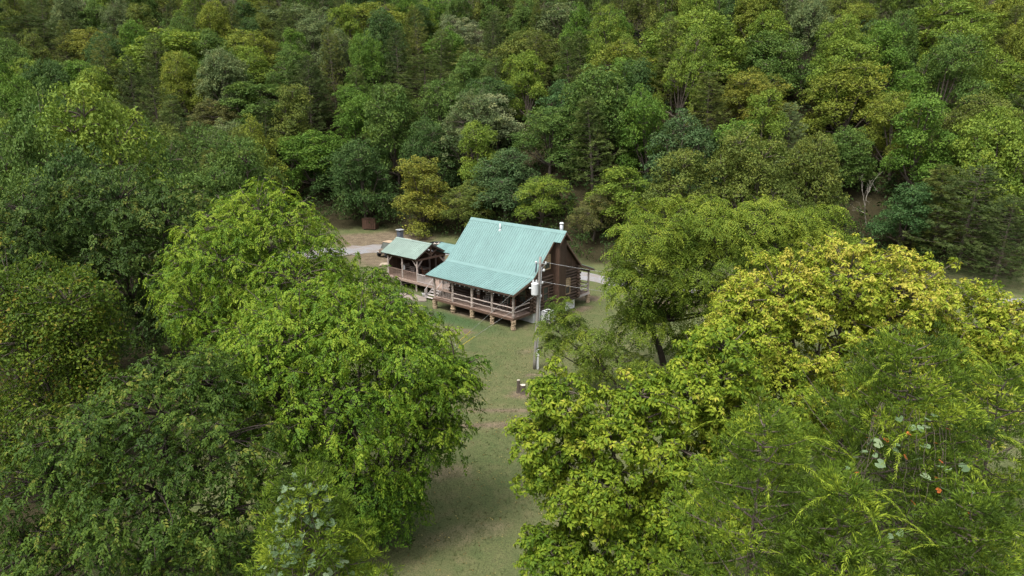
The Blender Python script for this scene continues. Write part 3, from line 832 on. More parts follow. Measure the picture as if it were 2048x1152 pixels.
# heat pump by the gable wall
ac = empty("heat_pump", wor(11.35, 3.95, 0), PHI); tag(ac, "pale grey heat pump unit with dark fan top outside the gable wall", "air conditioner")
bevel(MB().box((-.55, -.5, -.02), (.55, .5, .08)).build("base_slab", M['concrete'], ac), .02)
bevel(MB().box((-.44, -.42, .08), (.44, .42, 1.02)).build("cabinet", M['grey_metal'], ac), .03)
for s in (-1, 1):
    for k in range(9):
        MB().box((-.38, s * .42 - .012, .16 + k * .09), (.38, s * .42 + .012, .20 + k * .09)).build("louvre", M['block'], ac)
        MB().box((s * .44 - .012, -.36, .16 + k * .09), (s * .44 + .012, .36, .20 + k * .09)).build("louvre", M['block'], ac)
for sx in (-1, 1):
    for sy in (-1, 1):
        MB().box((sx * .43 - .045, sy * .41 - .045, .08), (sx * .43 + .045, sy * .41 + .045, 1.05)).build("corner_post", M['white'], ac)
rim = MB()
for k in range(20):
    a, a2 = 2 * pi * k / 20, 2 * pi * (k + 1) / 20
    rim.add([(.30 * cos(a), .30 * sin(a), 1.08), (.30 * cos(a2), .30 * sin(a2), 1.08), (.49 * max(-1, min(1, 1.3 * cos(a2))), .47 * max(-1, min(1, 1.3 * sin(a2))), 1.08), (.49 * max(-1, min(1, 1.3 * cos(a))), .47 * max(-1, min(1, 1.3 * sin(a))), 1.08)], [(0, 3, 2, 1)])
rim.build("top_rim", M['white'], ac)
MB().tube([(0, 0, 1.0), (0, 0, 1.045)], .36, 20).build("fan_well", M['dark_metal'], ac)
for k in range(4):
    a = k * pi / 2
    MB().add([(.05 * cos(a), .05 * sin(a), 1.05), (.28 * cos(a - .3), .28 * sin(a - .3), 1.05), (.28 * cos(a + .3), .28 * sin(a + .3), 1.075)], [(0, 1, 2)]).build("fan_blade", M['grey_metal'], ac)

# power pole
PB = Vector((1.72, 48.7, 0)); lean = Vector((.36, .05, 8.75))
pole = empty("power_pole", PB); tag(pole, "weathered wooden power pole with white transformer standing in the lawn", "power pole")
rsp = random.Random(3)
MB().tube([lean * (k / 12) + Vector((rsp.uniform(-.01, .01), rsp.uniform(-.01, .01), -.1 if k == 0 else 0)) for k in range(13)], [.135 - .04 * k / 12 for k in range(13)], 12).build("pole", M['pole'], pole, smooth=True)
def on(z): return lean * (z / lean.z)
t0 = on(6.35) + Vector((-.30, -.22, 0))
tr = MB().tube([t0 + Vector((0, 0, -.42)), t0 + Vector((0, 0, -.38)), t0 + Vector((0, 0, .40)), t0 + Vector((0, 0, .44))], [.24, .27, .27, .24], 16).build("transformer", M['white'], pole, smooth=False)
MB().tube([t0 + Vector((0, 0, .44)), t0 + Vector((0, 0, .50))], [.285, .22], 16).build("lid", M['white'], tr)
for s in (-.12, .12):
    MB().tube([t0 + Vector((s, 0, .48)), t0 + Vector((s, 0, .58)), t0 + Vector((s, 0, .72))], [.05, .075, .05], 8).build("bushing", M['white'], tr)
MB().tube([t0 + Vector((-.26, -.05, .1)), t0 + Vector((-.42, -.08, .12))], .06, 8).build("bushing", M['white'], tr)
MB().bar(t0 + Vector((.1, .05, .1)), on(6.45), .08, .2).build("bracket", M['grey_metal'], tr)
for (z, dx, dy, r_) in ((8.25, .42, -.05, .07), (7.72, .30, -.10, .09), (6.78, .26, -.08, .06), (8.3, -.30, -.08, .07), (5.75, .2, -.05, .05)):
    p = on(z); q = p + Vector((dx, dy, 0))
    a_ = MB().bar(p, q, .06, .06).build("insulator_arm", M['grey_metal'], pole)
    MB().tube([q + Vector((0, 0, -.05)), q + Vector((0, 0, .03)), q + Vector((0, 0, .12)), q + Vector((0, 0, .15))], [r_ * .6, r_, r_, r_ * .4], 10).build("insulator", M['white'], a_)
MB().bar(on(7.75), on(8.25) + Vector((.42, -.05, 0)), .03, .03).build("arm_brace", M['grey_metal'], pole)
co = on(7.95) + Vector((-.28, -.12, 0))
MB().tube([co + Vector((-.03, 0, -.35)), co, co + Vector((.03, 0, .32))], [.05, .065, .05], 8).build("fuse_cutout", M['flue'], pole)
MB().tube([on(8.0) + Vector((.13, -.06, 0)), on(4.0) + Vector((.15, -.07, 0)), Vector((.16, -.08, .05))], .035, 6).build("conduit", M['grey_metal'], pole)
bevel(MB().box((.14, -.24, 1.15), (.34, -.10, 1.65)).build("meter_box", M['white'], pole), .02)
MB().tube([(.27, -.26, 1.58), (.27, -.33, 1.58)], .085, 12).build("meter_dial", M['glass'], pole)
MB().box((.20, -.22, 0.05), (.30, -.14, 1.05)).build("conduit", M['white'], pole)
def cable(a, b, sag, r=.014, n=40):
    a = Vector(a); b = Vector(b)
    return [a.lerp(b, k / n) - Vector((0, 0, sag * 4 * (k / n) * (1 - k / n))) for k in range(n + 1)]
sp = empty("service_pole", (17.0, 50.6, 0)); tag(sp, "short wooden service pole behind the feathery-leaved tree", "power pole")
MB().tube([(0, 0, -.1), (.02, 0, 3), (.05, 0, 6.6)], [.13, .115, .09], 10).build("pole", M['pole'], sp, smooth=True)
for z in (6.45, 4.95):
    MB().tube([(-.12, 0, z), (-.22, 0, z)], .05, 8).build("insulator", M['white'], sp)
for (z, dx, e, lab) in ((8.35, .42, (16.8, 50.6, 6.45), "upper bare power line running right from the pole top"), (6.90, .26, (16.8, 50.6, 4.95), "lower power line running right from below the transformer lid")):
    a = PB + on(z) + Vector((dx, -.06, 0))
    tag(MB().tube(cable(a, e, .35), .011, 5).build("power_line", M['wire']), lab, "cable", "power lines")
for k, (z, e, lab) in enumerate(((7.9, (-4.75, 53.9, .05), "upper guy wire with yellow guard slanting to the lawn"), (6.0, (-4.55, 53.0, .05), "lower guy wire with yellow guard slanting to the lawn"))):
    a = PB + on(z); e = Vector(e)
    g = empty("guy_wire", e); tag(g, lab, "guy wire", "guy wires")
    MB().tube([a - e, Vector((0, 0, 0))], .011, 5).build("strand", M['wire'], g)
    dd = (a - e).normalized()
    MB().tube([dd * .15, dd * 2.35], .024, 8).build("guard", M['yellow'], g)
    MB().tube([Vector((0, 0, -.2)), Vector((0, 0, .1))], .03, 6).build("anchor_rod", M['grey_metal'], g)

# stump with two cut trunks
st = empty("tree_stump", (.62, 44.3, 0)); tag(st, "grey twin tree stump, one cut taller than the other, on bare earth", "stump")
def stump(x_, y_, r_, h, seed):
    rs = random.Random(seed); n = 14; vs = []
    ph = [rs.uniform(.88, 1.1) for _ in range(n)]
    for (z, k) in ((-.05, 1.45), (.12, 1.15), (h * .5, 1.0), (h, .95)):
        for i in range(n):
            a = 2 * pi * i / n
            vs.append((x_ + r_ * k * ph[i] * cos(a), y_ + r_ * k * ph[i] * sin(a), z + rs.uniform(-.01, .01)))
    fs = [(q * n + i, q * n + (i + 1) % n, (q + 1) * n + (i + 1) % n, (q + 1) * n + i) for q in range(3) for i in range(n)]
    o = MB().add(vs, fs).build("trunk", M['bark'], st)
    MB().add(vs[3 * n:], [tuple(range(n))]).build("cut_face", M['endgrain'], o)
stump(.14, 0, .20, .58, 1); stump(-.17, .05, .12, .92, 2)

# utility vehicle
ut = empty("utility_vehicle", (-16.45, 88.9, 0.0), atan2(-.8, -.6)); tag(ut, "camouflage side-by-side utility vehicle parked on the gravel behind the pavilion", "vehicle")
body = MB().prism([(-1.35, .50), (1.25, .45), (1.45, .62), (1.40, .88), (.62, 1.04), (.50, .92), (-.45, .92), (-.50, 1.12), (-1.38, 1.12)], 1, -.62, .62).build("body", M['camo'], ut)
bevel(body, .04)
MB().box((-1.30, -.56, 1.121), (-.55, .56, 1.135)).build("cargo_bed", M['dark_metal'], ut)
MB().add([(.66, -.62, 1.06), (.66, .62, 1.06), (.24, .58, 1.84), (.24, -.58, 1.84), (.70, -.62, 1.06), (.70, .62, 1.06), (.28, .58, 1.84), (.28, -.58, 1.84)], [(3, 2, 1, 0), (4, 5, 6, 7), (0, 1, 5, 4), (1, 2, 6, 5), (2, 3, 7, 6), (3, 0, 4, 7)]).build("windshield", plain('tinted_windshield', (.10, .11, .10), .1, scale=2), ut)
bevel(MB().box((-.85, -.66, 1.86), (.36, .66, 1.95), (.06, .06)).build("roof", M['tan_plastic'], ut), .03)
for s in (-1, 1):
    MB().bar((.70, s * .63, 1.04), (.26, s * .60, 1.87), .06, .06).build("pillar", M['dark_metal'], ut)
    MB().bar((-.60, s * .62, 1.10), (-.72, s * .60, 1.87), .06, .06).build("pillar", M['dark_metal'], ut)
    MB().box((-.55, s * .62 - .02, .55), (.45, s * .62 + .02, 1.02)).build("door", M['camo'], ut)
    MB().box((1.40, s * .42 - .12, .70), (1.46, s * .42 + .12, .82)).build("headlight", M['white'], ut)
    for wx in (-.92, .98):
        w_ = MB().tube([(wx, s * .58, .33), (wx, s * .63, .33), (wx, s * .80, .33), (wx, s * .84, .33)], [.29, .33, .33, .29], 20).build("wheel", M['rubber'], ut)
        MB().tube([(wx, s * .80, .33), (wx, s * .85, .33)], .18, 14).build("rim", M['dark_metal'], w_)
bevel(MB().box((-.42, -.55, .92), (-.05, .55, 1.08)).build("seat", M['dark_metal'], ut), .03)
MB().box((-.50, -.55, 1.08), (-.38, .55, 1.55)).build("backrest", M['dark_metal'], ut)
MB().tube([(1.38, -.5, .60), (1.52, -.45, .55), (1.52, .45, .55), (1.38, .5, .60)], .035, 6).build("bumper", M['dark_metal'], ut)

# stone fireplace with metal flue
fp = empty("stone_fireplace", (-14.35, 88.3, 0), PHI); tag(fp, "low stone outdoor fireplace with pale slab top and square metal flue", "fireplace")
MB().box((-.75, -.5, -.1), (.75, .5, 2.2)).build("core", M['stone'], fp)
for lev in range(11):
    z = lev * .2
    for k in range(5):
        for (vv, ax) in ((-.5, 0), (.5, 0)):
            s = random.uniform(.75, .95)
            link("stone", random.choice(STONES), fp, loc=(-.62 + .31 * k + random.uniform(-.03, .03), vv, z), rot=(0, 0, random.choice((0, pi))), scale=(.72 * s, .6, 1.32))
    for k in range(3):
        for uu in (-.75, .75):
            link("stone", random.choice(STONES), fp, loc=(uu, -.33 + .33 * k, z), rot=(0, 0, random.choice((0, pi))), scale=(.6, .8, 1.32))
bevel(MB().box((-1.0, -.72, 2.2), (1.0, .72, 2.40), (.05, .05)).build("slab", M['slab'], fp), .04)
MB().box((-.82, -.3, 2.4), (-.22, .3, 3.35)).build("flue", M['flue'], fp)
for sx in (-.78, -.26):
    for sy in (-.25, .25):
        MB().box((sx - .02, sy - .02, 3.35), (sx + .02, sy + .02, 3.55)).build("flue_leg", M['dark_metal'], fp)
MB().box((-.95, -.42, 3.55), (-.09, .42, 3.62), (.1, .1)).build("flue_cap", M['grey_metal'], fp)
# rusty panelled bin at the wood's edge
rb = empty("rusty_bin", (-22.3, 106.5, float(terrain(-22.3, 106.5))), radians(-12)); tag(rb, "rusty brown steel bin at the edge of the woods", "bin"); rb.scale = (.72, .8, .85)
MB().box((-1.5, -.8, .1), (1.5, .8, 1.95)).build("box", M['rust'], rb)
for k in range(7):
    a = -1.5 + k * .5
    MB().box((a - .05, -.86, .1), (a + .05, -.80, 1.95)).build("rib", M['rust'], rb)
MB().box((-1.56, -.88, 1.95), (1.56, .88, 2.05)).build("top_rim", M['rust'], rb)
for s in (-1, 1): MB().box((s * 1.1 - .1, -.75, -.1), (s * 1.1 + .1, .75, .1)).build("skid", M['dark_metal'], rb)
# dark trailer behind the shelter
tl = empty("fire_pit", (-10.6, 94.6, 0)); tag(tl, "dark round metal fire ring on the gravel behind the pavilion", "fire pit")
MB().tube([(0, 0, 0), (0, 0, .55), (0, 0, .62)], [.9, 1.0, 1.04], 20, cap=False).build("ring", M['dark_metal'], tl)
MB().tube([(0, 0, .05), (0, 0, .16)], .86, 20).build("ash", M['bark_dark'], tl)
for k in range(5):
    a = k * 1.3
    MB().tube([(.6 * cos(a), .6 * sin(a), .22), (-.55 * cos(a + .3), -.55 * sin(a + .3), .5)], .09, 7).build("firewood", M['bark_pale'], tl)
# two pale boulders in the lawn beside the deck
for k, (bx_, by_, s, lab) in enumerate(((-13.1, 66.9, 1.0, "pale boulder in the grass left of the deck pad"), (-15.95, 83.2, 1.35, "flat tan stone slab beside the pavilion's left end"))):
    me = stone_mesh(300 + k, .45 * s, .38 * s, .32); me.materials[0] = M['slab']
    tag(link("boulder", me, loc=(bx_, by_, -.03)), lab, "boulder")
# flower pot on the back porch
fpz = empty("flower_pot", wor(9.4, 12.0 - .6, FL), PHI); tag(fpz, "brown potted plant on the back porch corner", "flower pot")
MB().tube([(0, 0, 0), (0, 0, .28)], [.14, .20], 12).build("pot", M['chair_brown'], fpz)
mb = MB()
for k in range(60):
    a = random.uniform(0, 6.28); r_ = random.uniform(.02, .22); z = random.uniform(.28, .55)
    p = Vector((r_ * cos(a), r_ * sin(a), z)); d1 = Vector((random.uniform(-1, 1), random.uniform(-1, 1), random.uniform(-.3, 1))) * .07; d2 = Vector((random.uniform(-1, 1), random.uniform(-1, 1), random.uniform(-1, 1))) * .04
    mb.add([p, p + d1 + d2, p + d1 * 2, p + d1 - d2], [(0, 1, 2, 3)])
mb.build("plant", M['chair_brown'], fpz)

# person on the porch: light shirt, pale shorts, standing and looking out
def skinned(name, verts, edges, radii, mat, parent, sub=2, root=0):
    me = bpy.data.meshes.new(name); me.from_pydata(verts, edges, []); me.materials.append(mat)
    o = link(name, me, parent)
    sk = o.modifiers.new("skin", 'SKIN'); sk.use_smooth_shade = True
    me.skin_vertices.new() if not me.skin_vertices else None
    for k, r_ in enumerate(radii):
        sv = me.skin_vertices[0].data[k]; sv.radius = (r_ if hasattr(r_, '__len__') else (r_, r_)); sv.use_root = (k == root)
    ss = o.modifiers.new("subdivision", 'SUBSURF'); ss.levels = sub; ss.render_levels = sub
    return o
pe = empty("person", wor(4.0, 2.30, FL), PHI + radians(-10)); tag(pe, "person in light grey shirt and pale shorts standing on the porch", "person")
bv = [(0, 0, .95), (0, .01, 1.12), (0, .02, 1.30), (0, .01, 1.43), (0, 0, 1.50), (0, -.015, 1.60), (0, -.02, 1.70),   # pelvis..head
      (-.10, 0, .90), (-.11, -.01, .50), (-.115, .02, .09), (-.12, -.12, .04),
      (.10, 0, .90), (.12, -.03, .50), (.125, .01, .09), (.14, -.13, .04),
      (-.19, .01, 1.41), (-.26, .02, 1.14), (-.22, -.10, .92), (-.20, -.16, .86),
      (.19, .01, 1.41), (.27, .02, 1.14), (.24, -.12, .93), (.22, -.19, .88)]
be = [(0, 1), (1, 2), (2, 3), (3, 4), (4, 5), (5, 6), (0, 7), (7, 8), (8, 9), (9, 10), (0, 11), (11, 12), (12, 13), (13, 14), (3, 15), (15, 16), (16, 17), (17, 18), (3, 19), (19, 20), (20, 21), (21, 22)]
br = [(.15, .11), (.14, .10), (.16, .11), (.13, .09), .055, .085, .075, .085, .06, .045, .04, .085, .06, .045, .04, .06, .045, .035, .03, .06, .045, .035, .03]
for (hk, s) in ((18, -1), (22, 1)):       # five fingers leave each palm
    hx, hy, hz = bv[hk]
    for (fx, fy, fz, ln) in ((-s * .035, -.02, .0, .05), (-s * .018, -.02, -.03, .085), (-s * .004, -.01, -.035, .09), (s * .012, .0, -.035, .085), (s * .026, .008, -.03, .07)):
        k0 = len(bv)
        bv += [(hx + fx, hy + fy - .015, hz + fz - .01), (hx + fx * 1.2, hy + fy - .02 - ln * .35, hz + fz - ln * .8)]
        be += [(hk, k0), (k0, k0 + 1)]; br += [.010, .008]
skinned("body", bv, be, br, M['skin'], pe)
skinned("shirt", [(0, .005, .90), (0, .01, 1.12), (0, .02, 1.30), (0, .01, 1.44), (-.20, .01, 1.41), (-.25, .02, 1.22), (.20, .01, 1.41), (.26, .02, 1.22)], [(0, 1), (1, 2), (2, 3), (3, 4), (4, 5), (3, 6), (6, 7)], [(.19, .145), (.18, .135), (.19, .14), (.14, .11), .085, .07, .085, .07], M['shirt'], pe)
skinned("shorts", [(0, 0, .95), (-.10, 0, .86), (-.115, -.01, .52), (.10, 0, .86), (.12, -.03, .52)], [(0, 1), (1, 2), (0, 3), (3, 4)], [(.175, .135), .115, .105, .115, .105], M['shorts'], pe)
skinned("hair", [(0, .02, 1.66), (0, .02, 1.745)], [(0, 1)], [.085, .075], M['hair'], pe)
for s in (-1, 1):
    bx0 = s * .125
    skinned("shoe", [(bx0, .05, .05), (bx0 + s * .01, -.06, .05), (bx0 + s * .02, -.15, .04)], [(0, 1), (1, 2)], [.06, .06, .05], M['dark_metal'], pe, sub=1)

# ------------------------------------------------------------------ foliage
def norm(a):
    return a / (np.linalg.norm(a, axis=-1, keepdims=True) + 1e-9)

def leaf_verts(base, out, side, up, ln, wd, fold=0.25, droop=0.15, six=False):
    """one folded leaf; returns verts, tris"""
    tip = base + out * ln - up * ln * droop
    m1 = base + out * ln * 0.45 + up * wd * fold
    if not six:
        return [base, m1 - side * wd * .5, tip, m1 + side * wd * .5], [(0, 1, 2), (0, 2, 3)]
    a1 = base + out * ln * .30; a2 = base + out * ln * .66 - up * ln * droop * .5
    rise = up * wd * fold
    return [base, a1 - side * wd * .48 + rise, a2 - side * wd * .38 + rise, tip, a2 + side * wd * .38 + rise, a1 + side * wd * .48 + rise], [(0, 1, 5), (1, 2, 4), (1, 4, 5), (2, 3, 4)]

def template(kind, seed, ln=.17, wd=.085, n=9, six=False):
    """a tuft of leaves round +Z, growing towards +X where it has a direction"""
    rs = np.random.default_rng(seed)
    Vt, Tt, Lf = [], [], []
    up = np.array([0, 0, 1.0])
    def put(base, out, s=1.0, roll=0.0, droop=.15):
        out = out / np.linalg.norm(out)
        side = np.cross(out, up); q = np.linalg.norm(side)
        side = side / q if q > .05 else np.array([0, 1.0, 0])
        nn = np.cross(side, out)
        sd = side * cos(roll) + nn * sin(roll); nn = np.cross(sd, out)
        v, t = leaf_verts(np.asarray(base, float), out, sd, nn, ln * s, wd * s, droop=droop, six=six)
        o = len(Vt); Vt.extend(v); Tt.extend([(a + o, b + o, c + o) for a, b, c in t]); Lf.extend([len(set(Lf))] * 0 + [put.n] * len(v)); put.n += 1
    put.n = 0
    if kind == 'rosette':
        for k in range(n):
            a = 2 * pi * k / n + rs.uniform(-.3, .3); e = rs.uniform(-.75, .25)
            o = np.array([cos(a) * cos(e), sin(a) * cos(e), sin(e)])
            put(o * .03 + up * rs.uniform(-.03, .05), o, rs.uniform(.7, 1.15), rs.uniform(-.4, .4), .25)
    elif kind == 'spray':
        L0 = .46
        for k in range(n):
            t = (k + .5) / n; s = 1 if k % 2 else -1
            p = np.array([t * L0, 0, .16 * t - .26 * t * t])
            o = np.array([.80, s * .80, -.10 - .30 * t]) + rs.normal(0, .25, 3)
            put(p, o, rs.uniform(.75, 1.1) * (1.05 - .3 * t), rs.uniform(-.5, .5), .2)
        put(np.array([L0, 0, -.10]), np.array([1, 0, -.45]), .9)
    elif kind == 'pinnate':
        for f in range(3):
            az = rs.uniform(-.5, .5) + (f - 1) * 1.05; c_, s_ = cos(az), sin(az)
            for k in range(n):
                t = (k // 2 + .7) / (n / 2); s = 1 if k % 2 else -1
                px, pz = .52 * t, .12 * t - .30 * t * t
                o = np.array([.45, s * .9, -.25]) + rs.normal(0, .1, 3)
                put(np.array([px * c_, px * s_, pz]), np.array([o[0] * c_ - o[1] * s_, o[0] * s_ + o[1] * c_, o[2]]), rs.uniform(.8, 1.1), rs.uniform(-.3, .3), .2)
    elif kind == 'dome':
        for k in range(n):
            d_ = rs.normal(0, 1, 3); d_[2] = abs(d_[2]) * .7; d_ /= np.linalg.norm(d_)
            p = d_ * rs.uniform(.55, 1.0) * .42; p[2] *= .75
            o = d_ * .6 + rs.normal(0, .5, 3); o[2] -= .45
            put(p, o, rs.uniform(.7, 1.25), rs.uniform(-.6, .6), .2)
    elif kind == 'needle':
        L0 = .42
        for k in range(n):
            t = (k + .4) / n; s = 1 if k % 2 else -1
            ph = rs.uniform(-1.1, 1.1)
            p = np.array([t * L0, 0, .10 * t * t])
            o = np.array([.8, s * .62 * cos(ph), .55 * sin(ph) + .22]) + rs.normal(0, .12, 3)
            put(p, o, rs.uniform(.6, 1.15) * (1.15 - .55 * t), rs.uniform(-1, 1), .0)
    elif kind == 'bush':                        # spiky clump of juniper shoots
        for k in range(n):
            a = k * 2.39996 + rs.uniform(-.3, .3); e = rs.uniform(.1, 1.35)
            d_ = np.array([cos(a) * cos(e), sin(a) * cos(e), sin(e)])
            put(d_ * rs.uniform(.02, .11), d_ + np.array([.25, 0, .2]) + rs.normal(0, .15, 3), rs.uniform(.6, 1.2), rs.uniform(-1.5, 1.5), .0)
    elif kind == 'plume':                       # arching lime shoot of a juniper
        L0 = .95
        for k in range(n):
            t = (k + .4) / n; s = 1 if k % 2 else -1
            p = np.array([t * L0, 0, .32 * t - .62 * t * t])
            o = np.array([.85, s * .5, .1 - .8 * t]) + rs.normal(0, .12, 3)
            put(p, o, rs.uniform(.7, 1.2) * (1.1 - .5 * t), rs.uniform(-1, 1), .1)
        for k in range(6):
            t = k / 6
            put(np.array([t * L0, 0, .32 * t - .62 * t * t]), np.array([1, 0, .32 - 1.24 * t]), 1.6, 1.57 * (k % 2), 0)
    return np.array(Vt, np.float32), np.array(Tt, np.int32), np.array(Lf)

def scatter(tmpls, pos, zdir, xdir, scale, tint, r_, spin=pi, jit=.16):
    """copy tuft templates onto points: zdir up of the tuft, xdir its growing direction"""
    Vs, Ts, As = [], [], []; off = 0
    which = r_.integers(0, len(tmpls), len(pos))
    z = norm(zdir); x = norm(xdir - z * np.sum(xdir * z, -1, keepdims=True) + 1e-4); y = np.cross(z, x)
    a = r_.uniform(-spin, spin, len(pos))[:, None]
    x2 = x * np.cos(a) + y * np.sin(a); y2 = np.cross(z, x2)
    for k, (tv, tt, lf) in enumerate(tmpls):
        s = which == k; m_ = s.sum()
        if not m_: continue
        R = np.stack([x2[s], y2[s], z[s]], 1)
        W_ = np.einsum('vj,mjc->mvc', tv, R) * scale[s][:, None, None] + pos[s][:, None, :]
        T_ = tt[None] + (np.arange(m_) * len(tv))[:, None, None] + off
        nl = lf.max() + 1
        lj = r_.normal(0, jit, (m_, nl))
        As.append(np.clip(tint[s][:, None] + lj[:, lf], 0, 1).ravel())
        Vs.append(W_.reshape(-1, 3)); Ts.append(T_.reshape(-1, 3)); off += m_ * len(tv)
    return np.concatenate(Vs), np.concatenate(Ts), np.concatenate(As)

def sphere_pts(n, r_):
    k = np.arange(n) + r_.uniform(0, 1)
    z = 1 - 2 * (k + .5) / n; a = k * 2.39996 + r_.uniform(0, 6.28)
    q = np.sqrt(np.maximum(0, 1 - z * z))
    p = np.stack([q * np.cos(a), q * np.sin(a), z], -1) + r_.normal(0, .09, (n, 3))
    return norm(p)

def tubes_np(paths, rads, n=5):
    Vs, Fs, off = [], [], 0
    for pts, rad in zip(paths, rads):
        pts = np.asarray(pts, float); k = len(pts)
        d_ = np.gradient(pts, axis=0); d_ = norm(d_)
        ref = np.where(np.abs(d_[:, 2:3]) < .9, np.array([[0, 0, 1.0]]), np.array([[1.0, 0, 0]]))
        x_ = norm(np.cross(d_, ref)); y_ = np.cross(d_, x_)
        a = np.arange(n) * 2 * pi / n
        ring = pts[:, None] + (x_[:, None] * np.cos(a)[None, :, None] + y_[:, None] * np.sin(a)[None, :, None]) * np.asarray(rad)[:, None, None]
        Vs.append(ring.reshape(-1, 3))
        i = np.arange(n); j = (i + 1) % n
        for q in range(k - 1):
            Fs.append(np.stack([q * n + i, q * n + j, (q + 1) * n + j, (q + 1) * n + i], -1) + off)
        off += k * n
    return np.concatenate(Vs), np.concatenate(Fs)

def bezier(a, b, c, n):
    t = np.linspace(0, 1, n)[:, None]
    return a * (1 - t) ** 2 + 2 * b * t * (1 - t) + c * t * t

def broadleaf(lobes, tmpls, seed, bough=1.0, per_m2=.75, tufts=26, ts=1.0, flat=.55, tint0=.45, tvar=.16, bvar=.18, top_tint=0.0,
              trunk_r=.22, bark='bark', fork=None, spin=pi, inner=.25, twigs=True, gap=.14, branch_r=.045, under=.5, rough=.30, edge=.30):
    """crown of boughs over the surface of lobes (base of the tree at the origin). Returns (trunk mesh data, crown mesh data)."""
    r_ = np.random.default_rng(seed)
    lobes = np.array(lobes, float)
    if lobes.shape[1] == 4: lobes = np.concatenate([lobes, lobes[:, 3:4], lobes[:, 3:4] * .85], 1)
    B, BN, SPR = [], [], []
    for k, l in enumerate(lobes):
        c, R = l[:3], l[3:6]
        n = max(6, int(per_m2 * 4 * pi * (R[0] * R[1] * R[2]) ** (2 / 3) / (bough ** 2)))
        d_ = sphere_pts(n, r_)
        p = c + d_ * R * r_.uniform(1 - rough, 1 + rough * .75, (n, 1))
        sprig = r_.uniform(0, 1, n) < .11
        p = np.where(sprig[:, None], c + (p - c) * r_.uniform(1.12, 1.34, (n, 1)), p)
        keep = np.ones(n, bool)
        for j, m_ in enumerate(lobes):
            if j != k: keep &= np.sum(((p - m_[:3]) / (m_[3:6] * .80)) ** 2, -1) > 1
        keep &= (d_[:, 2] > -.35) | (r_.uniform(0, 1, n) < under)
        keep &= r_.uniform(0, 1, n) > gap
        keep &= p[:, 2] > .5
        B.append(p[keep]); BN.append(norm(d_ / R)[keep]); SPR.append(sprig[keep])
    B = np.concatenate(B); BN = np.concatenate(BN)
    nb_ = len(B); SPR = np.concatenate(SPR)
    zmin, zmax = B[:, 2].min(), B[:, 2].max()
    # tufts
    bs = r_.uniform(.60, 1.20, nb_) * bough * .92 * np.where(SPR, .62, 1.0)
    up = np.array([0, 0, 1.0])
    axis_ = norm(BN * .8 + up * .75)
    xh = norm(BN + np.array([1e-3, 0, 0]) - axis_ * np.sum(BN * axis_, -1, keepdims=True)); yh = np.cross(axis_, xh)
    nt = np.maximum(6, (tufts * (bs / bough) ** 2).astype(int))
    idx = np.repeat(np.arange(nb_), nt); m_ = len(idx)
    q = norm(r_.normal(0, 1, (m_, 3))) * (r_.uniform(0, 1, (m_, 1)) ** .28)
    q[:, 2] = np.where(q[:, 2] < 0, q[:, 2] * .6, q[:, 2])
    loc_ = (xh[idx] * q[:, :1] + yh[idx] * q[:, 1:2]) * bs[idx, None] + axis_[idx] * q[:, 2:] * bs[idx, None] * flat
    # droop of bough edges
    loc_[:, 2] -= edge * (q[:, 0] ** 2 + q[:, 1] ** 2) * bs[idx]
    pos = B[idx] + loc_
    outd = norm(loc_ + BN[idx] * bs[idx, None] * .5)
    bt = r_.normal(0, bvar, nb_)
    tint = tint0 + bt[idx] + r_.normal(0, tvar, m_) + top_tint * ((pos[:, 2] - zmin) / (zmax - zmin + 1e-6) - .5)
    zd = norm(outd * .55 + up * .7 + r_.normal(0, .2, (m_, 3)))
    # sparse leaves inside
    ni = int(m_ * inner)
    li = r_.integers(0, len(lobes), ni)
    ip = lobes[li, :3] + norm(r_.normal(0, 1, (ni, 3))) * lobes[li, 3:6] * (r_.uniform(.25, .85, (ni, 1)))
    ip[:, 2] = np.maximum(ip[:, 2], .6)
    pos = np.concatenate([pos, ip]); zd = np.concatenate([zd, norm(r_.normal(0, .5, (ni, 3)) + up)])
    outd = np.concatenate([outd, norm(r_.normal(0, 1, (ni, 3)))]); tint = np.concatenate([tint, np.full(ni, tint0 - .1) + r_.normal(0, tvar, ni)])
    sc = r_.uniform(.75, 1.25, len(pos)) * ts
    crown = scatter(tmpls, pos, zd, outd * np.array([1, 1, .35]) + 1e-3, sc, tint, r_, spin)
    # wood: trunk to a fork, a limb to each lobe, a branch to each bough, twigs
    ctr = np.average(lobes[:, :3], axis=0, weights=lobes[:, 3] ** 2)
    fk = np.array(fork if fork is not None else (ctr[0] * .35, ctr[1] * .35, max(.8, lobes[:, 2].min() * .55)), float)
    paths, rads = [], []
    paths.append(bezier(np.array([0, 0, -.3]), np.array([fk[0] * .2, fk[1] * .2, fk[2] * .6]), fk, 9))
    rads.append(np.concatenate([[trunk_r * 1.45, trunk_r * 1.12], np.linspace(trunk_r * 1.03, trunk_r * .8, 7)]))
    limbs = []
    for l in lobes:
        c = l[:3]
        mid_ = fk * .45 + c * .55 + np.array([0, 0, -.10 * abs(c[2] - fk[2])]) + r_.normal(0, .25, 3)
        pth = bezier(fk, mid_, c, 10) + np.concatenate([[[0, 0, 0]], r_.normal(0, .05, (8, 3)), [[0, 0, 0]]])
        paths.append(pth); rads.append(np.linspace(trunk_r * .55, trunk_r * .20, 10)); limbs.append(pth)
    L_ = np.array(limbs)
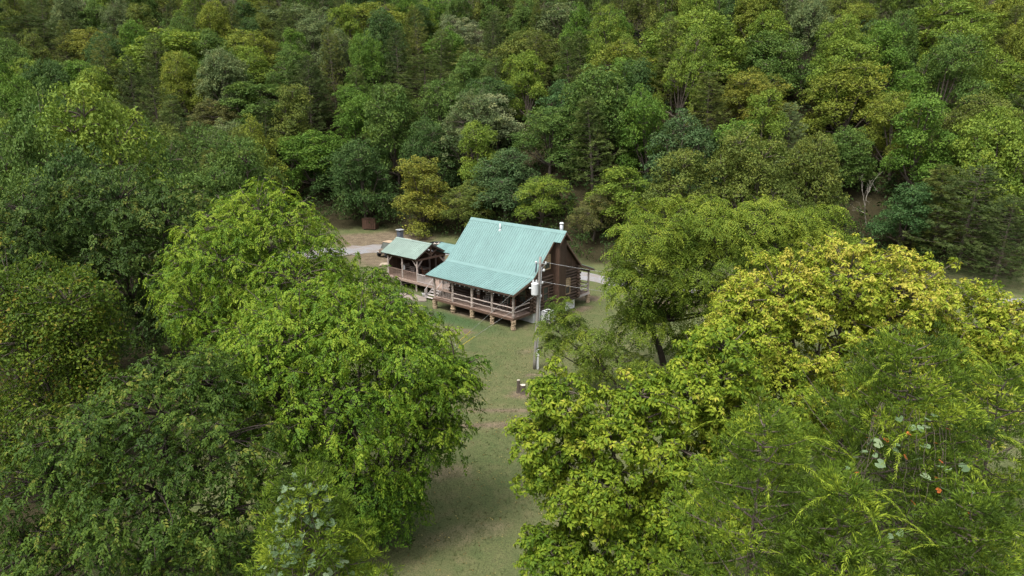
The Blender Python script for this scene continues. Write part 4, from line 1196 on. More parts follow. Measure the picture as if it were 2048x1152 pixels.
    for k in range(nb_):
        dist = np.linalg.norm(L_[:, 3:] - B[k], axis=-1)
        dist[:, :] += np.maximum(0, L_[:, 3:, 2] - B[k][2] + .2) * 1.2
        i, j = np.unravel_index(np.argmin(dist), dist.shape)
        a = L_[i, 3 + j]
        mid_ = (a + B[k]) / 2 + np.array([0, 0, .12 * np.linalg.norm(a - B[k])]) + r_.normal(0, .1, 3)
        paths.append(bezier(a, mid_, B[k], 5)); rads.append(np.linspace(branch_r, .014, 5))
        if twigs:
            for q_ in range(3):
                e = B[k] + norm(r_.normal(0, 1, 3) + BN[k]) * bs[k] * .7
                paths.append(np.array([B[k], (B[k] + e) / 2 + r_.normal(0, .06, 3), e])); rads.append(np.array([.013, .009, .005]))
    wood = tubes_np(paths[:1 + len(lobes)], rads[:1 + len(lobes)], 8)
    w2 = tubes_np(paths[1 + len(lobes):], rads[1 + len(lobes):], 4)
    wood = (np.concatenate([wood[0], w2[0]]), np.concatenate([wood[1], w2[1] + len(wood[0])]))
    return wood, crown

def cedar(h, R, tmpls, seed, branches=90, per=26, ts=1.0, tint0=.4, z0=.1, power=.8, plume=None, nplume=0, bvar=.15, trunk_r=.16, lift=.25, rag=.25):
    """juniper: tapering crown of upswept branches clothed in feathery sprays"""
    r_ = np.random.default_rng(seed)
    k = np.arange(branches); t = z0 + (1 - z0) * ((k + r_.uniform(0, 1, branches)) / branches) ** .9
    az = k * 2.39996 + r_.normal(0, .3, branches)
    ln = R * ((1 - t) ** power) * r_.uniform(1 - rag, 1 + rag, branches) + .18 * R * .5
    paths = [np.array([[0, 0, -.3], [0.02, .01, h * .4], [-.02, .02, h * .75], [0, 0, h * .93]])]; rads = [np.array([trunk_r * 1.3, trunk_r * .8, trunk_r * .3, .008])]
    pos, zd, xd, tint = [], [], [], []
    pp_, px_ = [], []
    for i in range(branches):
        d_ = np.array([cos(az[i]), sin(az[i]), 0])
        a = np.array([0, 0, t[i] * h]); e = a + d_ * ln[i] + np.array([0, 0, ln[i] * (lift + r_.normal(0, .12))])
        mid_ = a + d_ * ln[i] * .55 + np.array([0, 0, ln[i] * (lift * .25 - .06)])
        pt = bezier(a, mid_, e, 8)
        paths.append(pt); rads.append(np.linspace(.024 + .008 * ln[i] / max(R, .1), .005, 8))
        n = max(per // 3, int(per * (ln[i] / R) ** .7 * 1.2))
        s = r_.uniform(.18, 1.02, n) ** .75
        b_ = np.stack([np.interp(s * 7, np.arange(8), pt[:, c]) for c in range(3)], -1)
        sd_ = np.array([-d_[1], d_[0], 0])
        off = r_.normal(0, 1, (n, 1)) * sd_ * (.16 + .20 * ln[i] * (1.1 - s[:, None])) + r_.normal(0, .10, (n, 3))
        off[:, 2] += -.05 + .10 * r_.uniform(0, 1, n)
        pos.append(b_ + off)
        xd.append(norm(d_ + off * 1.4 + r_.normal(0, .25, (n, 3))))
        zd.append(norm(np.array([0, 0, 1.0]) + d_ * .3 + r_.normal(0, .35, (n, 3))))
        tint.append(tint0 + r_.normal(0, bvar) + r_.normal(0, .12, n))
        pp_.append(e); px_.append(d_)
    pos = np.concatenate(pos); zd = np.concatenate(zd); xd = np.concatenate(xd); tint = np.concatenate(tint)
    crown = scatter(tmpls, pos, zd, xd, r_.uniform(.7, 1.3, len(pos)) * ts, tint, r_, .8, .10)
    if plume and nplume:
        sel = r_.permutation(branches)[:nplume]
        P_ = np.array(pp_)[sel]; X_ = np.array(px_)[sel]
        pv = scatter(plume, P_, np.tile([[0, 0, 1.0]], (nplume, 1)) + r_.normal(0, .15, (nplume, 3)), X_ + r_.normal(0, .3, (nplume, 3)), r_.uniform(.6, 1.1, nplume), np.full(nplume, .97), r_, .5, .04)
        crown = (np.concatenate([crown[0], pv[0]]), np.concatenate([crown[1], pv[1] + len(crown[0])]), np.concatenate([crown[2], pv[2]]))
    return tubes_np(paths, rads, 5), crown

def dead_tree(h, seed, spread=.35, levels=3):
    r_ = np.random.default_rng(seed); paths, rads = [], []
    def grow(p, d_, ln, rad, lev):
        n = 6; pts = [p]
        for k in range(n):
            d_ = norm(d_ + r_.normal(0, .16, 3) + np.array([0, 0, .06]))
            p = p + d_ * ln / n; pts.append(p)
        paths.append(np.array(pts)); rads.append(np.linspace(rad, rad * .35, n + 1))
        if lev:
            for q in range(4 if lev == levels else 3):
                j = r_.integers(2, n + 1); dd_ = norm(d_ + r_.normal(0, .75, 3))
                grow(pts[j], dd_, ln * r_.uniform(.35, .6), rad * .45, lev - 1)
    grow(np.array([0, 0, -.3]), np.array([r_.normal(0, spread * .4), r_.normal(0, spread * .3), 1.0]), h, .13, levels)
    return tubes_np(paths, rads, 5)

def make_tree(name, base, data, leafm, barkm, label, cat="tree", group=None, rz=0.0):
    wood, crown = data
    o = empty(name, base, rz); tag(o, label, cat, group)
    link("trunk", big_mesh("trunk", wood[0], wood[1], M[barkm], smooth=True), o)
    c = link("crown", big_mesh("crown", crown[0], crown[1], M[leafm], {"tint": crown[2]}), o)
    c["kind"] = "stuff"
    return o
TRI = [0]

T_ros = [template('rosette', s, .175, .088, 9) for s in range(5)]
T_ros2 = [template('rosette', s + 9, .165, .088, 9) for s in range(5)]
T_spr = [template('spray', s, .168, .088, 9) for s in range(6)]
T_spr2 = [template('spray', s + 20, .20, .11, 8) for s in range(6)]
T_pin = [template('pinnate', s, .150, .064, 10) for s in range(5)]
T_small = [template('dome', s, .15, .09, 9) for s in range(5)]
T_dome = [template('dome', s + 40, .27, .155, 12) for s in range(6)]
T_dome2 = [template('dome', s + 60, .22, .125, 14) for s in range(6)]
T_ug = [template('dome', s + 80, .46, .28, 5) for s in range(6)]
T_ug2 = [template('dome', s + 90, .25, .15, 10) for s in range(6)]
T_ndl = [template('bush', s, .115, .023, 17) for s in range(6)]
T_ndl2 = [template('needle', s + 30, .36, .070, 11) for s in range(5)]
T_plm = [template('plume', s, .13, .016, 34) for s in range(4)]

# foreground trees: base (x, y) and lobes (x, y, z, radius) in metres, world axes
FG = {
    'T1': ((-14.5, 39.0), [(-14.27, 38.0, 13.53, 2.0), (-15.46, 38.0, 12.82, 2.0), (-13.05, 38.0, 12.96, 1.9), (-16.22, 37.0, 11.17, 2.5), (-12.33, 38.0, 11.53, 2.4), (-18.22, 37.0, 9.59, 1.7), (-14.16, 37.0, 9.45, 2.8), (-11.66, 38.0, 9.17, 2.2), (-17.35, 38.0, 7.36, 2.3), (-13.78, 38.5, 6.57, 2.5), (-16.21, 38.0, 4.23, 2.2), (-11.02, 39.0, 7.66, 1.5), (-11.65, 35.5, 10.41, 2.0), (-14.33, 35.5, 7.87, 2.2), (-17.09, 35.5, 8.73, 1.6), (-10.99, 38.0, 10.36, 1.5)]),
    'T1b': ((-9.3, 44.0), [(-8.8, 43.0, 7.47, 1.7), (-6.25, 43.0, 5.58, 1.3), (-10.56, 43.0, 8.15, 1.6), (-7.66, 42.4, 5.26, 1.8), (-5.14, 43.0, 4.0, 1.0), (-11.06, 43.0, 5.4, 1.8), (-9.15, 43.5, 8.86, 1.0), (-12.59, 43.0, 7.13, 1.5)]),
    'T2': ((-7.0, 28.0), [(-9.05, 27.5, 9.61, 2.4), (-6.45, 27.5, 10.28, 2.2), (-4.59, 27.5, 9.15, 2.0), (-3.35, 27.5, 7.53, 1.6), (-7.01, 26.5, 7.74, 2.6), (-9.73, 27.0, 7.29, 2.3), (-5.08, 27.0, 5.88, 2.0), (-6.62, 26.7, 4.36, 2.3), (-8.93, 26.5, 4.71, 2.2), (-3.24, 28.0, 5.37, 1.1), (-5.79, 27.5, 2.12, 1.6), (-7.9, 27.5, 1.09, 2.0), (-10.8, 28.0, 8.73, 1.7), (-2.46, 27.5, 8.46, 1.0), (-10.7, 30.0, 9.92, 1.7), (-8.56, 30.0, 10.77, 1.5)]),
    'T3': ((-14.0, 23.5), [(-12.75, 23.0, 8.51, 2.2), (-15.3, 23.0, 7.5, 1.9), (-10.84, 23.0, 7.5, 2.0), (-17.49, 23.0, 5.62, 2.0), (-12.96, 22.0, 6.02, 2.4), (-10.56, 22.5, 4.87, 2.0), (-15.28, 22.0, 3.93, 2.2), (-11.65, 22.0, 3.29, 2.0), (-11.44, 24.0, 9.27, 1.4), (-18.4, 22.5, 2.92, 1.8), (-13.49, 24.0, 9.47, 1.2)]),
    'T4': ((-24.0, 34.0), [(-22.29, 33.0, 9.76, 1.9), (-24.7, 33.0, 7.62, 2.3), (-21.49, 33.0, 7.62, 1.6), (-24.47, 33.0, 4.56, 2.4), (-25.98, 34.0, 10.0, 2.0), (-21.76, 33.0, 5.13, 1.5), (-25.68, 32.0, 2.78, 2.2)]),
    'T5': ((-27.0, 49.0), [(-27.02, 47.0, 13.15, 3.2), (-24.15, 47.0, 11.4, 3.2), (-29.55, 47.0, 12.45, 2.6), (-22.45, 47.0, 8.18, 2.6), (-26.83, 46.0, 8.43, 3.2), (-24.97, 47.0, 5.22, 2.4), (-21.82, 48.0, 11.23, 2.2), (-29.77, 47.0, 8.91, 2.4)]),
    'T5b': ((-35.0, 45.0), [(-33.03, 44.0, 10.26, 2.4), (-31.55, 44.0, 12.91, 2.4), (-34.35, 44.0, 6.84, 2.4), (-30.72, 44.0, 10.26, 1.6), (-35.52, 44.0, 10.93, 3.0)]),
    'T7': ((11.4, 47.0), [(8.6, 44.2, 10.72, 1.8), (10.65, 47.0, 11.4, 2.2), (13.77, 47.0, 11.58, 2.2), (17.43, 47.0, 11.4, 2.4), (20.76, 47.0, 11.23, 2.0), (13.26, 47.0, 8.91, 2.4), (9.37, 45.0, 8.49, 2.2), (16.79, 47.0, 8.91, 2.4), (8.06, 44.2, 8.17, 1.6), (8.7, 45.0, 4.75, 1.6), (13.65, 47.6, 5.8, 1.8), (19.97, 47.0, 8.91, 2.2), (22.26, 47.0, 10.34, 1.4), (9.37, 46.0, 5.53, 1.3), (15.85, 47.5, 5.07, 2.0), (12.99, 47.0, 2.55, 1.6), (18.49, 47.0, 5.97, 2.0), (11.5, 47.0, 8.91, 2.0), (14.88, 47.0, 10.7, 2.2), (19.11, 47.0, 10.34, 2.0)], (-1.74, 0.2, 4.34)),
    'T7b': ((8.2, 43.5), [(2.72, 43.6, 5.21, 0.9), (4.93, 43.6, 4.14, 1.3), (7.19, 43.6, 2.52, 1.3), (2.58, 43.6, 3.6, 0.8), (3.2, 43.6, 6.54, 0.55), (9.11, 43.6, 1.79, 1.3), (5.33, 43.6, 2.15, 1.0), (4.22, 43.6, 5.56, 0.8)]),
    'T8': ((14.0, 29.0), [(14.34, 28.5, 12.33, 1.9), (11.62, 28.5, 11.54, 1.9), (16.83, 28.5, 11.54, 2.0), (19.19, 28.5, 10.41, 2.0), (13.6, 28.5, 9.48, 2.5), (16.8, 28.5, 8.77, 2.5), (20.03, 28.5, 8.06, 2.4), (9.8, 28.5, 11.32, 1.1), (9.95, 27.5, 9.61, 1.8), (21.05, 28.5, 10.41, 1.5), (22.71, 28.5, 8.06, 2.0), (15.36, 28.5, 6.12, 2.4), (11.63, 27.5, 7.77, 2.0), (18.19, 27.5, 6.11, 2.2)]),
    'T9': ((6.0, 21.5), [(1.62, 21.3, 10.06, 1.05), (1.39, 21.3, 8.39, 1.15), (3.36, 21.3, 8.76, 1.5), (6.32, 21.8, 9.84, 1.5), (5.27, 21.3, 8.2, 1.7), (2.84, 20.8, 6.95, 1.5), (1.51, 20.8, 4.38, 1.1), (3.6, 20.7, 4.65, 1.7), (6.23, 20.5, 6.37, 1.8), (7.46, 22.5, 11.23, 1.2), (8.19, 21.3, 8.39, 1.6), (5.51, 20.5, 4.2, 1.7), (0.89, 21.3, 7.14, 0.6), (4.32, 21.3, 10.06, 0.8)]),
    'C1': ((9.07, 14.5), 14.31, 5.4),
    'C3': ((5.26, 13.0), 13.31, 3.9),
    'C4': ((11.99, 15.5), 13.3, 4.2),
    'C5': ((6.29, 11.5), 12.69, 2.8),
    'C6': ((8.82, 11.5), 12.27, 2.8),
    'C2': ((-4.42, 13.0), 11.86, 2.9),
}
def rel(t):
    bx_, by_ = t[0]
    return [(x_ - bx_, y_ - by_, z_, r_) for (x_, y_, z_, r_) in t[1]]
def fgtree(key, name, label, leafm, barkm, tm, seed, group=None, **kw):
    t = FG[key]
    make_tree(name, (t[0][0], t[0][1], float(terrain(t[0][0], t[0][1]))), broadleaf(rel(t), tm, seed, **kw), leafm, barkm, label, group=group)
G1 = "trees standing round the lawn"
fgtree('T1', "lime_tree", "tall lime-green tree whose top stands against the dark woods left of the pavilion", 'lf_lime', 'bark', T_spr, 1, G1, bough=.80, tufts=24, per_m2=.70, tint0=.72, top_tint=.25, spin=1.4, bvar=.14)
fgtree('T1b', "lime_tree", "smaller fresh green tree hiding the left end of the deck", 'lf_lime', 'bark', T_spr2, 2, G1, bough=.70, tufts=18, per_m2=.6, tint0=.50, spin=1.4, trunk_r=.13, inner=.1, gap=.2)
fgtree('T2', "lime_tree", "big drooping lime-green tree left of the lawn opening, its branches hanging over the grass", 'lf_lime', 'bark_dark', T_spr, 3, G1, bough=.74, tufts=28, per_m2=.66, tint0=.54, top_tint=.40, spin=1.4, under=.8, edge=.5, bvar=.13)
fgtree('T3', "shade_tree", "dark green broadleaf tree filling the lower left corner", 'lf_deep', 'bark_dark', T_spr, 4, G1, bough=.72, tufts=25, per_m2=.62, tint0=.55, spin=1.4, under=.7, gap=.2)
fgtree('T4', "olive_tree", "yellow-olive small-leaved tree at the left edge above the dark corner tree", 'lf_olive', 'bark', T_small, 5, G1, bough=.70, tufts=17, per_m2=.66, ts=1.1, tint0=.48)
fgtree('T5', "shade_tree", "broad dark green tree with layered boughs left of the tall lime-green tree", 'lf_forest_near', 'bark_dark', T_spr2, 6, G1, bough=1.0, tufts=20, per_m2=.66, ts=1.3, tint0=.55, spin=1.4)
fgtree('T5b', "shade_tree", "dark green tree cut by the left edge behind the yellow-olive tree", 'lf_forest_near', 'bark_dark', T_spr2, 7, G1, bough=1.0, tufts=17, per_m2=.6, ts=1.3, tint0=.5, spin=1.4)
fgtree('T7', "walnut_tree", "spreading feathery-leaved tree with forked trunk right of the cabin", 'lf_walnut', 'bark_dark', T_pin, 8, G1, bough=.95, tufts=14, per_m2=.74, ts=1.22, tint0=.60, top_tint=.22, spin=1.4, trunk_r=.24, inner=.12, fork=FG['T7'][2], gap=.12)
fgtree('T7b', "walnut_tree", "low feathery-leaved young tree partly hiding the power pole", 'lf_walnut', 'bark_dark', T_pin, 9, G1, bough=.7, tufts=11, per_m2=.66, tint0=.5, spin=1.4, trunk_r=.11, inner=.08, gap=.25)
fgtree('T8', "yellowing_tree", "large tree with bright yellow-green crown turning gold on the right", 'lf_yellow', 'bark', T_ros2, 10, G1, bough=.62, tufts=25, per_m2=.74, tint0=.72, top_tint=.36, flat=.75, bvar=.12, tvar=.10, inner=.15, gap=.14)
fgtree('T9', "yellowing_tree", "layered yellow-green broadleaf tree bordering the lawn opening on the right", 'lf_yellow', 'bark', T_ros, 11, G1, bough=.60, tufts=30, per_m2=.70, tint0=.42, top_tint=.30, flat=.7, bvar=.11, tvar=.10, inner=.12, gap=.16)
for key, nm, lab, sd_, kw in (
    ('C1', "cedar_tree", "tall feathery cedar with drooping lime shoots, the highest in the lower right corner", 21, dict(branches=120, per=56, nplume=46, power=.74, tint0=.56, z0=.46)),
    ('C3', "cedar_tree", "pointed cedar in front of the layered yellow-green tree, right of the lawn", 22, dict(branches=64, per=46, nplume=26, power=.74, tint0=.58, z0=.56)),
    ('C4', "cedar_tree", "cedar half cut off by the right edge in front of the golden crown", 23, dict(branches=64, per=46, nplume=18, power=.74, tint0=.54, z0=.5)),
    ('C5', "cedar_tree", "low cedar at the bottom edge between the pointed cedar and the tallest one", 25, dict(branches=60, per=46, nplume=28, power=.74, tint0=.60, z0=.62)),
    ('C6', "cedar_tree", "low cedar in the bottom right corner with long lime shoots", 26, dict(branches=60, per=46, nplume=26, power=.74, tint0=.52, z0=.62)),
    ('C2', "cedar_tree", "bright green cedar hung with pale vine leaves at the bottom edge left of the lawn", 24, dict(branches=76, per=44, nplume=10, power=.64, tint0=.66, z0=.58)),
):
    (bx_, by_), hh, RR_ = FG[key]
    make_tree(nm, (bx_, by_, float(terrain(bx_, by_))), cedar(hh, RR_, T_ndl, sd_, plume=T_plm, lift=.42, bvar=.2, **kw), 'lf_cedar', 'bark', lab, group="cedars close to the camera")

# vine with big pale leaves over the near cedar; each leaf a piece
def heart(seed, r0):
    rs = random.Random(seed); vs = [(0, 0, 0)]
    for (a, k) in ((-2.6, .75), (-2.0, .95), (-1.2, 1.0), (-.5, 1.05), (0, 1.3), (.5, 1.05), (1.2, 1.0), (2.0, .95), (2.6, .75)):
        vs.append((r0 * k * cos(a), r0 * k * sin(a), .18 * r0 * abs(sin(a)) - .15 * r0 * max(0, cos(a))))
    return vs, [(0, i, i + 1) for i in range(1, 9)]
def leaf_piece(matn, r0, tv, seed):
    vs, fs = heart(seed, r0)
    return big_mesh("leaf", np.array(vs), np.array(fs), M[matn], {"tint": np.full(len(vs), tv)})
VL = [leaf_piece('lf_vine', random.uniform(.072, .100), random.uniform(.1, .9), k) for k in range(10)]
OL = [leaf_piece('lf_orange', .06, random.random(), k) for k in range(3)]
def vine(name, label, cedar_key, n, az0, az1, t0_, t1_, meshes, stemmat='bark', power=.62):
    (bx_, by_), hh, RR_ = FG[cedar_key]
    v_ = empty(name, (bx_, by_, 0)); tag(v_, label, "vine")
    rs = random.Random(hash(label) % 1000 if False else len(label)); pts = []
    az = (az0 + az1) / 2
    strands = 9
    for s in range(strands):
        a = rs.uniform(az0, az1); pts = []
        for k in range(14):
            t = t0_ + (t1_ - t0_) * k / 13
            a += rs.uniform(-.05, .05)
            rr = RR_ * (1 - t) ** (power + .1) * 1.0 + .14
            pts.append(Vector((rr * cos(a), rr * sin(a), hh * t + .3 * rr)))
        MB().tube(pts, .005, 4).build("stem", M[stemmat], v_)
        for k in range(n // strands):
            i = rs.randrange(13); p = pts[i].lerp(pts[i + 1], rs.random()) + Vector((rs.uniform(-.18, .18), rs.uniform(-.18, .18), rs.uniform(-.1, .16)))
            link("leaf", rs.choice(meshes), v_, loc=p, rot=(rs.uniform(-.2, .9), rs.uniform(-.6, .6), rs.uniform(-3.1, 3.1)), scale=[rs.uniform(.7, 1.25)] * 3)
    return v_
vine("grape_vine", "vine with pale heart-shaped leaves climbing the near cedar at the bottom", 'C2', 200, -2.7, -.2, .78, .99, VL, power=.66)
vine("creeper_vine", "pale green creeper leaves in the cedar of the lower right corner", 'C1', 54, -2.7, -1.3, .64, .90, VL)
vine("red_creeper", "few orange-red creeper leaves in the cedar of the lower right corner", 'C1', 18, -2.6, -1.4, .70, .90, OL)

# hillside forest: shared crowns, each tree its own object and colour
def lobed(seed, n, R, h0, h1):
    r_ = np.random.default_rng(seed); L_ = []
    lead = r_.normal(0, .18 * R, 2)
    L_.append((lead[0], lead[1], h1 - R * .36, R * .36))
    for k in range(n):
        a = k * 2.39996 + r_.uniform(-.5, .5); t = (k + .5) / n
        q = R * (.30 + .42 * t) * r_.uniform(.75, 1.15); z = h1 - R * .45 - (h1 - h0 - R * .45) * t * r_.uniform(.75, 1.15)
        L_.append((lead[0] * (1 - t) + q * cos(a), lead[1] * (1 - t) + q * sin(a), z, R * r_.uniform(.24, .42)))
    return L_
PROTO = {}
PSIZE = {}
def proto(key, data, barkm):
    wood, crown = data
    ref_ = crown[0] if crown else wood[0]
    PSIZE[key] = (2 * float(np.percentile(np.hypot(ref_[:, 0], ref_[:, 1]), 93)), float(np.percentile(ref_[:, 2], 99.5)))
    PROTO[key] = (big_mesh("trunk", wood[0], wood[1], M[barkm], smooth=True), big_mesh("crown", crown[0], crown[1], M['lf_hill'], {"tint": crown[2]}) if crown else None)
kwf = dict(bough=.95, twigs=False, inner=.15, branch_r=.05, per_m2=.62, gap=.18, rough=.3)
for k in range(8):
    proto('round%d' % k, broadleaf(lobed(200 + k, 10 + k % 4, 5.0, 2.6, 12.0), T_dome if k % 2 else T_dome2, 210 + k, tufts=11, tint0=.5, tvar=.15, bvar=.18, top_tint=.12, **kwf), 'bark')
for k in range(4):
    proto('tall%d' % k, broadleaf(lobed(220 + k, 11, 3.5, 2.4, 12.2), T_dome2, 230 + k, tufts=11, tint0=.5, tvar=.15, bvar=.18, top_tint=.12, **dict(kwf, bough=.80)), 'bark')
for k in range(3):
    proto('loose%d' % k, broadleaf(lobed(240 + k, 12, 5.0, 3.5, 12.0), T_dome2, 250 + k, tufts=7, tint0=.5, tvar=.18, bvar=.2, **dict(kwf, gap=.40, bough=.75, inner=.04, twigs=True)), 'bark')
for k in range(4):
    proto('cedar%d' % k, cedar(12.0, 4.0 - .35 * k, T_ndl2, 260 + k, branches=95, per=15, ts=1.0, tint0=.45, z0=.10, power=.72 + .10 * (k % 2), rag=.4, bvar=.2), 'bark')
for k in range(2):
    proto('dead%d' % k, (dead_tree(11.0, 270 + k), None), 'bark_pale')
COL = {'mid': (.090, .140, .036), 'deep': (.060, .102, .034), 'blue': (.072, .115, .050), 'teal': (.062, .115, .044), 'lime': (.145, .195, .034), 'bright': (.098, .165, .030),
       'yellow': (.165, .188, .034), 'gold': (.178, .180, .036), 'olive': (.118, .140, .034), 'brown': (.125, .122, .046), 'silver': (.195, .215, .125), 'sage': (.130, .160, .075),
       'cedar': (.088, .112, .034), 'cedard': (.066, .088, .030), 'cedaro': (.112, .125, .034), 'dead': (1, 1, 1)}
COL = {k: tuple(q * 1.46 for q in v_) for k, v_ in COL.items()}
